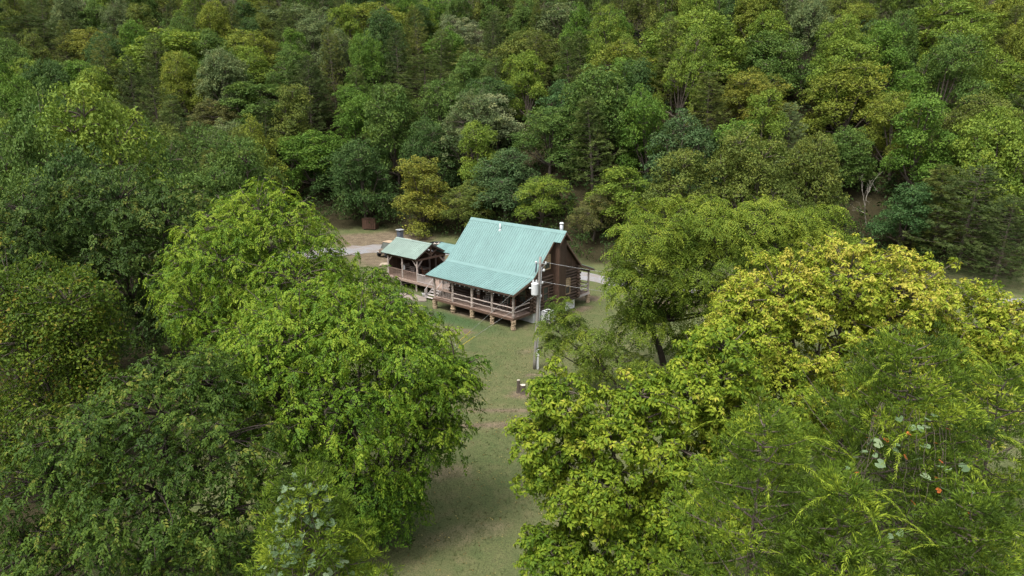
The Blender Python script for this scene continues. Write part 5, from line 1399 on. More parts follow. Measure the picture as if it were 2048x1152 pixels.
FOREST = [
    ('golden_tree', 'tall1', -13.3, 103.0, 11.7, 8.4, 0.54, 'gold', 'slender golden-yellow tree standing just behind the pavilion'),
    ('lime_tree', 'round0', 4.2, 95.8, 6.9, 9.5, 1.49, 'lime', "lime-green small tree rising right behind the cabin's ridge"),
    ('lime_tree', 'tall0', 14.7, 89.5, 9.0, 9.2, 5.03, 'lime', "yellow-lime tree behind the cabin's chimney end"),
    ('thicket_tree', 'loose1', 10.8, 89.5, 7.0, 7.2, 3.66, 'brown', 'brownish half-bare thicket tree behind the cabin flue'),
    ('broadleaf_tree', 'round1', -28.3, 118.0, 10.0, 12.8, 0.59, 'deep', 'dark green dense tree behind the gravel, left of the golden tree'),
    ('broadleaf_tree', 'round3', -35.1, 121.5, 10.9, 13.1, 2.72, 'bright', "fresh green tree at the wood's edge right of the tall lime-green tree"),
    ('broadleaf_tree', 'round2', -6.9, 101.2, 7.0, 8.9, 3.01, 'olive', 'olive-green low tree between the golden tree and the cabin roof'),
    ('broadleaf_tree', 'round4', -1.0, 100.5, 9.9, 11.0, 1.0, 'blue', "blue-green tree directly above the cabin's ridge"),
    ('broadleaf_tree', 'round1', 23.2, 93.2, 13.0, 12.8, 4.61, 'blue', 'large dense blue-green tree above the feathery-leaved tree'),
    ('broadleaf_tree', 'tall1', 30.7, 93.5, 13.0, 8.8, 0.71, 'bright', 'bright green upright tree just right of the dense blue-green tree'),
    ('broadleaf_tree', 'round4', 36.7, 91.8, 10.0, 10.7, 2.46, 'sage', 'sage-green tree above the right end of the feathery-leaved tree'),
    ('lime_tree', 'tall0', 52.2, 113.5, 14.0, 9.5, 3.25, 'lime', 'light lime upright tree rising behind the big yellow-olive round tree'),
    ('yellowing_tree', 'round0', 51.8, 109.2, 12.9, 14.6, 2.7, 'yellow', 'big round yellow-olive tree high on the right of the hillside'),
    ('golden_tree', 'round2', 39.7, 111.8, 11.0, 11.8, 3.69, 'gold', 'golden-brown round tree left of the big yellow-olive one'),
    ('broadleaf_tree', 'round4', 43.8, 121.0, 13.0, 16.0, 4.63, 'mid', 'light green broad tree above the golden-brown round tree'),
    ('lime_tree', 'round3', 32.3, 127.2, 14.0, 19.0, 6.01, 'lime', 'large pale lime tree near the top, right of centre'),
    ('yellowing_tree', 'loose0', 18.4, 123.5, 12.0, 14.7, 1.78, 'yellow', 'yellow-olive loose-crowned tree left of the large pale lime tree'),
    ('broadleaf_tree', 'round1', 7.9, 112.0, 9.9, 9.5, 4.07, 'teal', 'teal-green dense tree in the middle of the hillside above the cabin'),
    ('broadleaf_tree', 'round2', 4.1, 144.0, 11.9, 15.0, 4.37, 'olive', "olive-yellow tree high above the cabin's ridge"),
    ('silver_tree', 'tall2', -2.4, 116.5, 10.0, 8.7, 1.84, 'silver', 'pale silvery tree standing out above the cabin roof'),
    ('broadleaf_tree', 'round0', 5.7, 105.0, 10.0, 11.3, 0.01, 'mid', 'mid-green tree between the silvery tree and the teal one'),
    ('cedar_tree', 'cedar0', -8.0, 146.8, 12.0, 13.3, 6.11, 'cedaro', "olive layered cedar high above the cabin's left roof edge"),
    ('cedar_tree', 'cedar1', -17.2, 142.2, 13.0, 17.0, 1.87, 'cedar', 'grey-green broad cedar left of the olive layered cedar'),
    ('cedar_tree', 'cedar2', -22.2, 134.8, 12.0, 16.3, 1.97, 'cedar', 'dull green cedar above the golden tree'),
    ('yellowing_tree', 'round0', -32.6, 181.2, 13.0, 21.2, 5.6, 'yellow', 'yellow-green round tree at the top edge, left of centre'),
    ('silver_tree', 'loose1', -11.6, 171.0, 11.0, 13.0, 3.67, 'silver', 'silver-grey thin tree near the top edge above the cabin'),
    ('lime_tree', 'round3', -74.1, 158.5, 14.0, 25.3, 2.96, 'lime', 'large light green tree high on the left hillside'),
    ('yellowing_tree', 'round0', -59.8, 167.2, 12.0, 17.4, 4.86, 'yellow', 'rounded yellow-green tree right of the large light green one'),
    ('golden_tree', 'round2', -96.6, 171.2, 11.0, 15.4, 0.19, 'gold', 'yellowish tree high on the far left hillside'),
    ('lime_tree', 'round4', -38.2, 68.0, 21.4, 13.3, 4.44, 'lime', 'big light green tree with stepped crown above the broad dark tree on the left'),
    ('broadleaf_tree', 'round1', -50.0, 72.0, 21.6, 8.9, 2.35, 'mid', 'mid-green tree at the left edge below the hillside cedars'),
    ('cedar_tree', 'cedar1', -116.9, 177.0, 12.9, 22.0, 0.57, 'cedard', 'dark grey-green cedar in the upper left corner'),
    ('thicket_tree', 'loose0', -55.3, 131.8, 10.0, 11.3, 4.15, 'brown', 'brown vine-choked tree in the left middle of the woods'),
    ('broadleaf_tree', 'tall0', -49.1, 134.8, 12.9, 15.3, 5.85, 'mid', 'mid-green rounded-top tree above the tall lime-green tree'),
    ('cedar_tree', 'cedar3', -41.7, 144.8, 12.9, 12.2, 1.3, 'cedard', 'dark green narrow cedar left of centre, high above the gravel'),
    ('broadleaf_tree', 'tall2', 47.2, 82.0, 9.0, 6.6, 3.96, 'teal', 'dark teal upright tree above the golden crown on the right'),
    ('cedar_tree', 'cedar0', 52.9, 79.0, 11.9, 11.0, 1.87, 'cedard', 'broad dark cedar at the right edge above the golden crown'),
    ('cedar_tree', 'cedar2', 53.6, 73.5, 9.9, 8.2, 4.66, 'cedard', 'dark cedar cut by the right edge at the foot of the hill'),
    ('cedar_tree', 'cedar3', 51.5, 81.8, 11.0, 7.8, 4.54, 'cedaro', 'olive cedar left of the broad dark cedar at the right'),
    ('lime_tree', 'loose0', 81.8, 137.0, 13.9, 22.7, 1.37, 'lime', 'tall thin-leaved olive-lime tree with pale limbs in the upper right corner'),
    ('broadleaf_tree', 'round1', 69.2, 134.5, 11.9, 12.1, 5.21, 'blue', 'blue-green dense tree between the lime tree and the upper right corner'),
    ('broadleaf_tree', 'tall1', 59.5, 105.8, 12.0, 7.5, 4.13, 'bright', 'fresh green upright tree right of the big yellow-olive round tree'),
    ('broadleaf_tree', 'round2', 66.3, 99.0, 10.9, 12.0, 4.29, 'olive', 'olive-green flat-topped tree at the right edge below the thin tree'),
    ('cedar_tree', 'cedar2', 41.3, 103.2, 9.9, 6.6, 5.15, 'sage', 'pale needled cedar below the golden-brown round tree'),
    ('dead_tree', 'dead0', 46.8, 89.2, 7.9, 4.6, 2.69, 'dead', 'bare white dead tree above the golden crown'),
    ('yellowing_tree', 'round4', 65.0, 141.0, 11.9, 11.7, 5.34, 'yellow', 'bright yellow-green tree at the top edge on the right'),
    ('broadleaf_tree', 'loose1', 13.5, 156.8, 11.9, 16.2, 2.47, 'sage', 'grey-green airy tree at the top edge right of centre'),
    ('broadleaf_tree', 'round1', -55.7, 192.5, 12.0, 19.8, 3.01, 'sage', 'grey-green round tree at the top edge left of centre'),
    ('broadleaf_tree', 'round3', 46.2, 97.2, 9.0, 9.1, 0.92, 'mid', 'mid-green round tree directly below the big yellow-olive one'),
    ('broadleaf_tree', 'round2', -39.6, 80.0, 17.2, 8.8, 4.39, 'mid', 'mid-green tree right of the big stepped light green one'),
    ('broadleaf_tree', 'round3', -40.3, 62.0, 16.0, 7.8, 1.83, 'deep', 'dark green tree at the left below the big stepped light green one'),
    ('broadleaf_tree', 'tall2', -35.4, 90.0, 11.9, 9.9, 5.47, 'deep', 'dark green tree partly behind the tall lime-green tree'),
    ('broadleaf_tree', 'tall2', 20.1, 82.7, 13.3, 8.2, 6.12, 'olive', 'only olive upright tree of the lower slope right of the cabin'),
    ('broadleaf_tree', 'round6', 29.5, 83.5, 15.0, 11.2, 5.3, 'olive', 'first olive round-crowned tree from the left, lower slope right of the cabin'),
    ('broadleaf_tree', 'round3', 36.3, 85.8, 13.7, 8.5, 5.42, 'olive', 'second olive round-crowned tree from the left, lower slope right of the cabin'),
    ('broadleaf_tree', 'round5', 60.2, 84.2, 14.6, 12.3, 0.22, 'lime', 'only lime-green round-crowned tree of the lower slope right of the cabin'),
    ('broadleaf_tree', 'tall0', 54.2, 92.2, 15.0, 7.5, 2.02, 'bright', 'only bright green upright tree of the mid slope right of the cabin'),
    ('broadleaf_tree', 'round7', 61.5, 91.0, 13.1, 9.2, 0.03, 'lime', 'only lime-green round-crowned tree of the mid slope right of the cabin'),
    ('cedar_tree', 'cedar3', 11.7, 98.7, 13.5, 8.0, 4.18, 'cedar', 'only dull green cedar of the mid slope right of the cabin'),
    ('broadleaf_tree', 'round1', 20.0, 100.6, 13.6, 8.5, 4.54, 'bright', 'only bright green round-crowned tree of the mid slope right of the cabin'),
    ('broadleaf_tree', 'tall0', 35.5, 100.8, 13.5, 7.5, 1.61, 'lime', 'only lime-green upright tree of the mid slope right of the cabin'),
    ('broadleaf_tree', 'round0', 54.8, 99.8, 12.2, 9.2, 5.76, 'yellow', 'only yellow-green round-crowned tree of the mid slope right of the cabin'),
    ('broadleaf_tree', 'round3', -23.4, 108.5, 13.4, 10.1, 4.44, 'deep', 'second deep green round-crowned tree from the left, lower slope left of the cabin'),
    ('broadleaf_tree', 'tall1', -4.2, 105.9, 12.5, 6.6, 4.09, 'lime', 'only lime-green upright tree of the lower slope above the cabin'),
    ('broadleaf_tree', 'round3', 12.9, 104.7, 14.4, 11.6, 4.73, 'mid', 'only mid-green round-crowned tree of the mid slope right of the cabin'),
    ('broadleaf_tree', 'tall2', 18.0, 108.8, 14.6, 7.9, 4.47, 'deep', 'only deep green upright tree of the upper slope right of the cabin'),
    ('cedar_tree', 'cedar3', 29.6, 106.2, 13.6, 8.7, 1.6, 'cedaro', 'only olive cedar of the mid slope right of the cabin'),
    ('broadleaf_tree', 'round0', 64.1, 106.9, 16.1, 11.0, 5.52, 'mid', 'only mid-green round-crowned tree of the upper slope right of the cabin'),
    ('cedar_tree', 'cedar0', 79.2, 107.8, 16.8, 7.6, 2.21, 'cedard', 'only dark cedar of the upper slope right of the cabin'),
    ('cedar_tree', 'cedar1', -82.8, 113.8, 16.6, 8.0, 4.48, 'cedar', 'first dull green cedar from the left, mid slope left of the cabin'),
    ('cedar_tree', 'cedar3', -54.2, 114.9, 14.9, 7.1, 6.01, 'cedard', 'second dark cedar from the left, lower slope left of the cabin'),
    ('broadleaf_tree', 'round6', -48.1, 115.7, 14.1, 10.7, 6.19, 'sage', 'only sage-green round-crowned tree of the lower slope left of the cabin'),
    ('broadleaf_tree', 'round1', -40.8, 113.0, 16.1, 9.2, 2.34, 'yellow', 'second yellow-green round-crowned tree from the left, lower slope left of the cabin'),
    ('broadleaf_tree', 'round2', -12.7, 114.8, 13.0, 9.5, 5.0, 'deep', 'only deep green round-crowned tree of the lower slope above the cabin'),
    ('broadleaf_tree', 'loose0', -7.2, 113.4, 15.0, 10.1, 1.74, 'sage', 'only sage-green thin-crowned tree of the mid slope above the cabin'),
    ('broadleaf_tree', 'tall1', 19.0, 116.3, 12.2, 6.6, 4.28, 'bright', 'only bright green upright tree of the upper slope right of the cabin'),
    ('broadleaf_tree', 'loose2', 26.4, 114.6, 16.7, 8.9, 1.32, 'lime', 'only lime-green thin-crowned tree of the upper slope right of the cabin'),
    ('broadleaf_tree', 'tall3', 61.0, 116.1, 16.1, 7.8, 2.56, 'bright', 'only bright green upright tree of the top edge right of the cabin'),
    ('broadleaf_tree', 'round2', 72.0, 115.6, 17.4, 12.0, 4.46, 'lime', 'second lime-green round-crowned tree from the left, upper slope right of the cabin'),
    ('broadleaf_tree', 'round1', 78.3, 115.7, 12.7, 12.2, 4.13, 'lime', 'third lime-green round-crowned tree from the left, upper slope right of the cabin'),
    ('broadleaf_tree', 'round6', -91.2, 124.1, 12.0, 8.4, 0.97, 'deep', 'only deep green round-crowned tree of the mid slope left of the cabin'),
    ('broadleaf_tree', 'round2', -80.7, 123.9, 14.0, 11.0, 1.19, 'mid', 'first mid-green round-crowned tree from the left, mid slope left of the cabin'),
    ('broadleaf_tree', 'round2', -70.7, 123.0, 14.6, 8.4, 3.86, 'lime', 'second lime-green round-crowned tree from the left, mid slope left of the cabin'),
    ('cedar_tree', 'cedar3', -57.5, 119.8, 16.2, 8.4, 5.77, 'cedar', 'third dull green cedar from the left, mid slope left of the cabin'),
    ('cedar_tree', 'cedar2', -45.7, 121.1, 12.7, 7.2, 0.83, 'cedard', 'third dark cedar from the left, lower slope left of the cabin'),
    ('broadleaf_tree', 'round5', -19.9, 121.9, 17.3, 11.6, 3.01, 'mid', 'second mid-green round-crowned tree from the left, mid slope left of the cabin'),
    ('broadleaf_tree', 'round0', -12.0, 123.4, 15.1, 11.1, 2.24, 'mid', 'only mid-green round-crowned tree of the mid slope above the cabin'),
    ('broadleaf_tree', 'round0', -4.8, 122.0, 11.4, 11.6, 1.19, 'deep', 'only deep green round-crowned tree of the mid slope above the cabin'),
    ('broadleaf_tree', 'tall3', 2.9, 122.6, 13.0, 7.1, 3.58, 'lime', 'only lime-green upright tree of the upper slope above the cabin'),
    ('cedar_tree', 'cedar3', 10.3, 121.7, 14.5, 6.7, 3.48, 'cedar', 'third dull green cedar from the left, upper slope above the cabin'),
    ('cedar_tree', 'cedar1', 27.2, 120.3, 15.9, 6.7, 5.85, 'cedaro', 'third olive cedar from the left, top edge right of the cabin'),
    ('broadleaf_tree', 'round6', 54.1, 120.1, 15.3, 9.4, 0.43, 'lime', 'third lime-green round-crowned tree from the left, top edge right of the cabin'),
    ('broadleaf_tree', 'round4', 63.7, 121.9, 16.8, 9.2, 4.65, 'mid', 'third mid-green round-crowned tree from the left, top edge right of the cabin'),
    ('broadleaf_tree', 'round6', 89.2, 122.9, 15.0, 9.4, 5.99, 'yellow', 'fourth yellow-green round-crowned tree from the left, top edge right of the cabin'),
    ('broadleaf_tree', 'round6', -90.2, 130.0, 15.5, 9.3, 3.62, 'bright', 'first bright green round-crowned tree from the left, mid slope left of the cabin'),
    ('cedar_tree', 'cedar0', -74.3, 128.7, 12.5, 8.4, 3.38, 'cedar', 'second dull green cedar from the left, mid slope left of the cabin'),
    ('cedar_tree', 'cedar1', -65.5, 130.7, 15.9, 7.9, 1.89, 'cedar', 'second dull green cedar from the left, upper slope left of the cabin'),
    ('cedar_tree', 'cedar1', -45.5, 128.0, 13.4, 7.1, 6.05, 'cedard', 'only dark cedar of the mid slope left of the cabin'),
    ('broadleaf_tree', 'tall2', -40.9, 129.0, 15.5, 8.4, 5.55, 'olive', 'only olive upright tree of the mid slope left of the cabin'),
    ('broadleaf_tree', 'round7', -29.7, 131.6, 12.8, 10.5, 1.3, 'bright', 'second bright green round-crowned tree from the left, mid slope left of the cabin'),
    ('cedar_tree', 'cedar2', -3.8, 128.8, 12.4, 7.1, 5.68, 'cedar', 'second dull green cedar from the left, upper slope above the cabin'),
    ('broadleaf_tree', 'round0', 1.4, 128.1, 11.5, 8.6, 0.4, 'lime', 'only lime-green round-crowned tree of the upper slope above the cabin'),
    ('cedar_tree', 'cedar1', 13.0, 131.4, 12.2, 6.6, 5.88, 'cedar', 'fourth dull green cedar from the left, upper slope above the cabin'),
    ('broadleaf_tree', 'loose1', 18.6, 131.8, 15.5, 9.1, 2.72, 'lime', 'first lime-green thin-crowned tree from the left, top edge right of the cabin'),
    ('broadleaf_tree', 'round7', 44.9, 128.3, 12.6, 9.4, 0.81, 'lime', 'second lime-green round-crowned tree from the left, top edge right of the cabin'),
    ('broadleaf_tree', 'round7', 52.2, 128.6, 15.2, 8.9, 1.44, 'sage', 'third sage-green round-crowned tree from the left, top edge right of the cabin'),
    ('broadleaf_tree', 'round0', 63.7, 127.6, 13.5, 8.3, 0.76, 'lime', 'first lime-green round-crowned tree from the left, upper slope right of the cabin'),
    ('cedar_tree', 'cedar1', 89.2, 128.2, 15.5, 8.3, 5.05, 'cedaro', 'fourth olive cedar from the left, top edge right of the cabin'),
    ('broadleaf_tree', 'round7', -99.2, 136.2, 17.4, 8.5, 0.56, 'bright', 'first bright green round-crowned tree from the left, upper slope left of the cabin'),
    ('broadleaf_tree', 'round7', -90.7, 137.7, 15.8, 10.2, 3.23, 'deep', 'first deep green round-crowned tree from the left, upper slope left of the cabin'),
    ('broadleaf_tree', 'round3', -81.7, 138.8, 14.1, 9.4, 4.24, 'lime', 'first lime-green round-crowned tree from the left, mid slope left of the cabin'),
    ('cedar_tree', 'cedar1', -73.4, 137.8, 14.9, 7.3, 4.46, 'cedard', 'first dark cedar from the left, upper slope left of the cabin'),
    ('broadleaf_tree', 'round4', -63.4, 139.1, 14.9, 9.6, 2.77, 'yellow', 'only yellow-green round-crowned tree of the upper slope left of the cabin'),
    ('broadleaf_tree', 'round7', -54.6, 139.1, 16.6, 11.0, 4.54, 'sage', 'only sage-green round-crowned tree of the upper slope left of the cabin'),
    ('cedar_tree', 'cedar2', -39.6, 138.3, 16.6, 8.1, 4.39, 'cedard', 'second dark cedar from the left, upper slope left of the cabin'),
    ('broadleaf_tree', 'tall1', -31.1, 137.9, 11.9, 8.0, 2.64, 'bright', 'only bright green upright tree of the mid slope left of the cabin'),
    ('broadleaf_tree', 'round6', -7.1, 136.6, 12.4, 11.4, 5.95, 'mid', 'only mid-green round-crowned tree of the upper slope above the cabin'),
    ('cedar_tree', 'cedar0', 4.4, 136.7, 13.1, 7.9, 1.36, 'cedaro', 'only olive cedar of the upper slope above the cabin'),
    ('broadleaf_tree', 'tall3', 11.4, 136.5, 15.9, 7.4, 4.35, 'bright', 'only bright green upright tree of the top edge above the cabin'),
    ('broadleaf_tree', 'round4', 30.1, 138.4, 11.1, 8.3, 1.71, 'mid', 'first mid-green round-crowned tree from the left, top edge right of the cabin'),
    ('broadleaf_tree', 'round3', 36.0, 137.9, 14.1, 8.5, 1.97, 'lime', 'first lime-green round-crowned tree from the left, top edge right of the cabin'),
    ('broadleaf_tree', 'round6', 46.5, 138.5, 15.9, 9.8, 4.47, 'yellow', 'first yellow-green round-crowned tree from the left, top edge right of the cabin'),
    ('cedar_tree', 'cedar0', 51.6, 135.7, 15.1, 8.4, 5.95, 'cedard', 'third dark cedar from the left, top edge right of the cabin'),
    ('broadleaf_tree', 'round7', 94.4, 138.1, 13.9, 10.2, 2.03, 'yellow', 'third yellow-green round-crowned tree from the left, top edge right of the cabin'),
    ('broadleaf_tree', 'round6', -96.9, 144.9, 13.8, 12.0, 2.03, 'lime', 'first lime-green round-crowned tree from the left, upper slope left of the cabin'),
    ('broadleaf_tree', 'tall2', -89.2, 147.0, 13.3, 8.7, 0.57, 'bright', 'first bright green upright tree from the left, upper slope left of the cabin'),
    ('cedar_tree', 'cedar0', -81.5, 144.5, 16.6, 8.4, 4.47, 'cedaro', 'first olive cedar from the left, upper slope left of the cabin'),
    ('cedar_tree', 'cedar2', -72.5, 145.4, 15.8, 8.3, 6.16, 'cedar', 'first dull green cedar from the left, upper slope left of the cabin'),
    ('broadleaf_tree', 'round0', -65.9, 145.5, 12.8, 8.7, 4.34, 'lime', 'second lime-green round-crowned tree from the left, upper slope left of the cabin'),
    ('broadleaf_tree', 'round3', -57.6, 144.3, 14.8, 11.8, 4.79, 'mid', 'third mid-green round-crowned tree from the left, upper slope left of the cabin'),
    ('cedar_tree', 'cedar2', -32.5, 144.0, 12.9, 6.8, 2.37, 'cedar', 'fourth dull green cedar from the left, mid slope left of the cabin'),
    ('broadleaf_tree', 'round3', 18.7, 142.7, 12.0, 9.7, 1.42, 'bright', 'first bright green round-crowned tree from the left, top edge right of the cabin'),
    ('broadleaf_tree', 'tall1', 30.5, 143.3, 17.8, 7.4, 5.06, 'olive', 'first olive upright tree from the left, top edge right of the cabin'),
    ('cedar_tree', 'cedar0', 36.7, 146.5, 13.7, 7.1, 1.27, 'cedard', 'second dark cedar from the left, top edge right of the cabin'),
    ('broadleaf_tree', 'tall3', 45.1, 143.7, 16.3, 6.9, 4.37, 'deep', 'only deep green upright tree of the top edge right of the cabin'),
    ('broadleaf_tree', 'round5', 52.7, 144.5, 12.8, 12.2, 5.34, 'sage', 'second sage-green round-crowned tree from the left, top edge right of the cabin'),
    ('cedar_tree', 'cedar1', 80.4, 146.9, 13.7, 8.7, 4.26, 'cedard', 'fourth dark cedar from the left, top edge right of the cabin'),
    ('cedar_tree', 'cedar3', 97.4, 144.2, 15.7, 6.6, 4.63, 'cedard', 'fifth dark cedar from the left, top edge right of the cabin'),
    ('broadleaf_tree', 'round4', -104.5, 150.9, 16.0, 11.3, 5.26, 'mid', 'first mid-green round-crowned tree from the left, upper slope left of the cabin'),
    ('broadleaf_tree', 'round6', -96.5, 154.1, 11.4, 12.3, 0.56, 'mid', 'second mid-green round-crowned tree from the left, upper slope left of the cabin'),
    ('broadleaf_tree', 'tall3', -63.7, 153.7, 15.6, 8.5, 3.59, 'mid', 'only mid-green upright tree of the upper slope left of the cabin'),
    ('broadleaf_tree', 'round4', -57.1, 154.3, 11.7, 12.3, 4.35, 'lime', 'third lime-green round-crowned tree from the left, upper slope left of the cabin'),
    ('broadleaf_tree', 'loose0', -45.6, 151.2, 12.9, 10.4, 3.4, 'mid', 'only mid-green thin-crowned tree of the upper slope left of the cabin'),
    ('cedar_tree', 'cedar0', -38.2, 153.4, 16.8, 6.5, 4.18, 'cedaro', 'second olive cedar from the left, upper slope left of the cabin'),
    ('broadleaf_tree', 'round6', -29.8, 150.5, 15.5, 9.1, 0.29, 'bright', 'third bright green round-crowned tree from the left, upper slope left of the cabin'),
    ('cedar_tree', 'cedar0', -23.9, 151.2, 15.1, 7.6, 4.98, 'cedard', 'third dark cedar from the left, upper slope left of the cabin'),
    ('cedar_tree', 'cedar2', -15.3, 152.3, 14.8, 8.1, 3.03, 'cedar', 'first dull green cedar from the left, upper slope above the cabin'),
    ('cedar_tree', 'cedar2', -4.2, 152.7, 15.3, 7.3, 5.27, 'cedard', 'only dark cedar of the top edge above the cabin'),
    ('cedar_tree', 'cedar3', 5.0, 152.4, 13.8, 6.7, 1.65, 'cedaro', 'second olive cedar from the left, top edge above the cabin'),
    ('cedar_tree', 'cedar2', 22.0, 153.2, 16.1, 8.2, 3.98, 'cedaro', 'first olive cedar from the left, top edge right of the cabin'),
    ('cedar_tree', 'cedar2', 30.5, 154.3, 15.7, 7.2, 2.93, 'cedaro', 'second olive cedar from the left, top edge right of the cabin'),
    ('broadleaf_tree', 'round6', 35.0, 152.9, 11.6, 10.4, 1.68, 'bright', 'second bright green round-crowned tree from the left, top edge right of the cabin'),
    ('broadleaf_tree', 'round1', 45.1, 153.5, 13.0, 8.7, 4.75, 'mid', 'second mid-green round-crowned tree from the left, top edge right of the cabin'),
    ('broadleaf_tree', 'loose0', 51.6, 153.1, 13.7, 9.5, 3.79, 'lime', 'second lime-green thin-crowned tree from the left, top edge right of the cabin'),
    ('cedar_tree', 'cedar3', 62.5, 151.8, 16.1, 7.5, 4.51, 'cedar', 'third dull green cedar from the left, top edge right of the cabin'),
    ('broadleaf_tree', 'round0', 68.8, 153.2, 11.3, 10.8, 3.34, 'olive', 'second olive round-crowned tree from the left, top edge right of the cabin'),
    ('cedar_tree', 'cedar2', 76.8, 151.7, 16.6, 8.1, 1.39, 'cedar', 'fourth dull green cedar from the left, top edge right of the cabin'),
    ('broadleaf_tree', 'round3', 85.1, 151.6, 16.5, 8.8, 4.13, 'lime', 'fifth lime-green round-crowned tree from the left, top edge right of the cabin'),
    ('broadleaf_tree', 'round3', 94.5, 152.9, 11.7, 9.8, 4.07, 'yellow', 'second yellow-green round-crowned tree from the left, top edge right of the cabin'),
    ('broadleaf_tree', 'loose0', -105.0, 158.6, 15.7, 9.3, 1.7, 'olive', 'only olive thin-crowned tree of the upper slope left of the cabin'),
    ('broadleaf_tree', 'round6', -89.1, 158.6, 14.1, 11.0, 6.0, 'deep', 'second deep green round-crowned tree from the left, upper slope left of the cabin'),
    ('broadleaf_tree', 'tall0', -47.4, 158.7, 14.5, 6.6, 0.33, 'bright', 'second bright green upright tree from the left, upper slope left of the cabin'),
    ('broadleaf_tree', 'loose2', -39.0, 159.5, 13.5, 10.3, 1.38, 'sage', 'only sage-green thin-crowned tree of the upper slope left of the cabin'),
    ('broadleaf_tree', 'round3', -28.4, 159.2, 16.2, 9.7, 1.04, 'deep', 'second deep green round-crowned tree from the left, top edge left of the cabin'),
    ('cedar_tree', 'cedar0', -20.3, 157.9, 14.0, 7.1, 1.84, 'cedaro', 'third olive cedar from the left, upper slope left of the cabin'),
    ('broadleaf_tree', 'round1', -15.2, 159.1, 13.4, 11.1, 2.16, 'bright', 'only bright green round-crowned tree of the upper slope above the cabin'),
    ('cedar_tree', 'cedar0', -4.1, 160.4, 13.6, 8.7, 2.66, 'cedar', 'second dull green cedar from the left, top edge above the cabin'),
    ('broadleaf_tree', 'round6', 2.8, 159.6, 14.2, 8.4, 1.45, 'mid', 'second mid-green round-crowned tree from the left, top edge above the cabin'),
    ('cedar_tree', 'cedar0', 21.3, 159.4, 12.5, 6.9, 0.04, 'cedard', 'first dark cedar from the left, top edge right of the cabin'),
    ('broadleaf_tree', 'round4', 29.2, 161.4, 16.5, 11.5, 2.87, 'olive', 'first olive round-crowned tree from the left, top edge right of the cabin'),
    ('broadleaf_tree', 'round0', 80.0, 161.3, 14.2, 11.3, 3.94, 'lime', 'fourth lime-green round-crowned tree from the left, top edge right of the cabin'),
    ('broadleaf_tree', 'round0', 86.4, 161.1, 15.7, 11.8, 2.73, 'mid', 'fourth mid-green round-crowned tree from the left, top edge right of the cabin'),
    ('broadleaf_tree', 'tall1', 102.1, 159.2, 11.8, 7.6, 5.68, 'olive', 'second olive upright tree from the left, top edge right of the cabin'),
    ('cedar_tree', 'cedar1', -104.0, 167.4, 15.8, 7.5, 1.38, 'cedaro', 'fourth olive cedar from the left, top edge left of the cabin'),
    ('broadleaf_tree', 'round3', -87.3, 168.8, 13.3, 8.3, 1.65, 'bright', 'second bright green round-crowned tree from the left, upper slope left of the cabin'),
    ('broadleaf_tree', 'round2', -79.0, 169.6, 15.3, 10.0, 1.39, 'mid', 'fifth mid-green round-crowned tree from the left, top edge left of the cabin'),
    ('broadleaf_tree', 'round1', -46.7, 169.5, 15.7, 11.4, 2.52, 'sage', 'third sage-green round-crowned tree from the left, top edge left of the cabin'),
    ('broadleaf_tree', 'tall0', -38.0, 166.5, 15.6, 8.1, 0.67, 'lime', 'only lime-green upright tree of the top edge left of the cabin'),
    ('cedar_tree', 'cedar2', -31.0, 167.6, 13.6, 7.1, 3.77, 'cedaro', 'eighth olive cedar from the left, top edge left of the cabin'),
    ('cedar_tree', 'cedar2', -21.8, 169.5, 15.3, 8.1, 0.13, 'cedaro', 'ninth olive cedar from the left, top edge left of the cabin'),
    ('cedar_tree', 'cedar0', 13.3, 169.4, 16.3, 8.5, 3.43, 'cedar', 'third dull green cedar from the left, top edge above the cabin'),
    ('cedar_tree', 'cedar1', 20.3, 167.8, 13.6, 8.6, 3.2, 'cedar', 'first dull green cedar from the left, top edge right of the cabin'),
    ('cedar_tree', 'cedar3', 27.7, 168.0, 16.4, 7.2, 1.18, 'cedar', 'second dull green cedar from the left, top edge right of the cabin'),
    ('broadleaf_tree', 'round6', 104.6, 168.8, 15.8, 10.8, 4.56, 'mid', 'fifth mid-green round-crowned tree from the left, top edge right of the cabin'),
    ('cedar_tree', 'cedar1', 112.8, 168.4, 12.3, 7.4, 2.64, 'cedar', 'fifth dull green cedar from the left, top edge right of the cabin'),
    ('cedar_tree', 'cedar3', -105.9, 177.4, 12.3, 8.6, 1.61, 'cedard', 'first dark cedar from the left, top edge left of the cabin'),
    ('broadleaf_tree', 'tall2', -88.9, 177.1, 15.2, 8.1, 1.79, 'olive', 'second olive upright tree from the left, top edge left of the cabin'),
    ('cedar_tree', 'cedar0', -80.6, 177.2, 13.8, 6.5, 2.62, 'cedar', 'fourth dull green cedar from the left, top edge left of the cabin'),
    ('broadleaf_tree', 'round3', -73.2, 177.4, 16.2, 9.1, 0.12, 'yellow', 'second yellow-green round-crowned tree from the left, top edge left of the cabin'),
    ('broadleaf_tree', 'tall2', -65.3, 176.4, 13.2, 6.7, 5.3, 'deep', 'third deep green upright tree from the left, top edge left of the cabin'),
    ('cedar_tree', 'cedar3', -56.3, 176.7, 15.3, 6.9, 5.59, 'cedar', 'eighth dull green cedar from the left, top edge left of the cabin'),
    ('broadleaf_tree', 'tall0', -4.5, 177.0, 14.9, 7.6, 2.61, 'mid', 'second mid-green upright tree from the left, top edge above the cabin'),
    ('broadleaf_tree', 'loose1', 1.6, 176.4, 15.3, 10.8, 5.56, 'olive', 'only olive thin-crowned tree of the top edge above the cabin'),
    ('broadleaf_tree', 'round6', 20.1, 175.5, 14.0, 11.4, 0.42, 'sage', 'first sage-green round-crowned tree from the left, top edge right of the cabin'),
    ('broadleaf_tree', 'round3', -132.1, 181.5, 11.9, 10.5, 5.36, 'lime', 'first lime-green round-crowned tree from the left, top edge left of the cabin'),
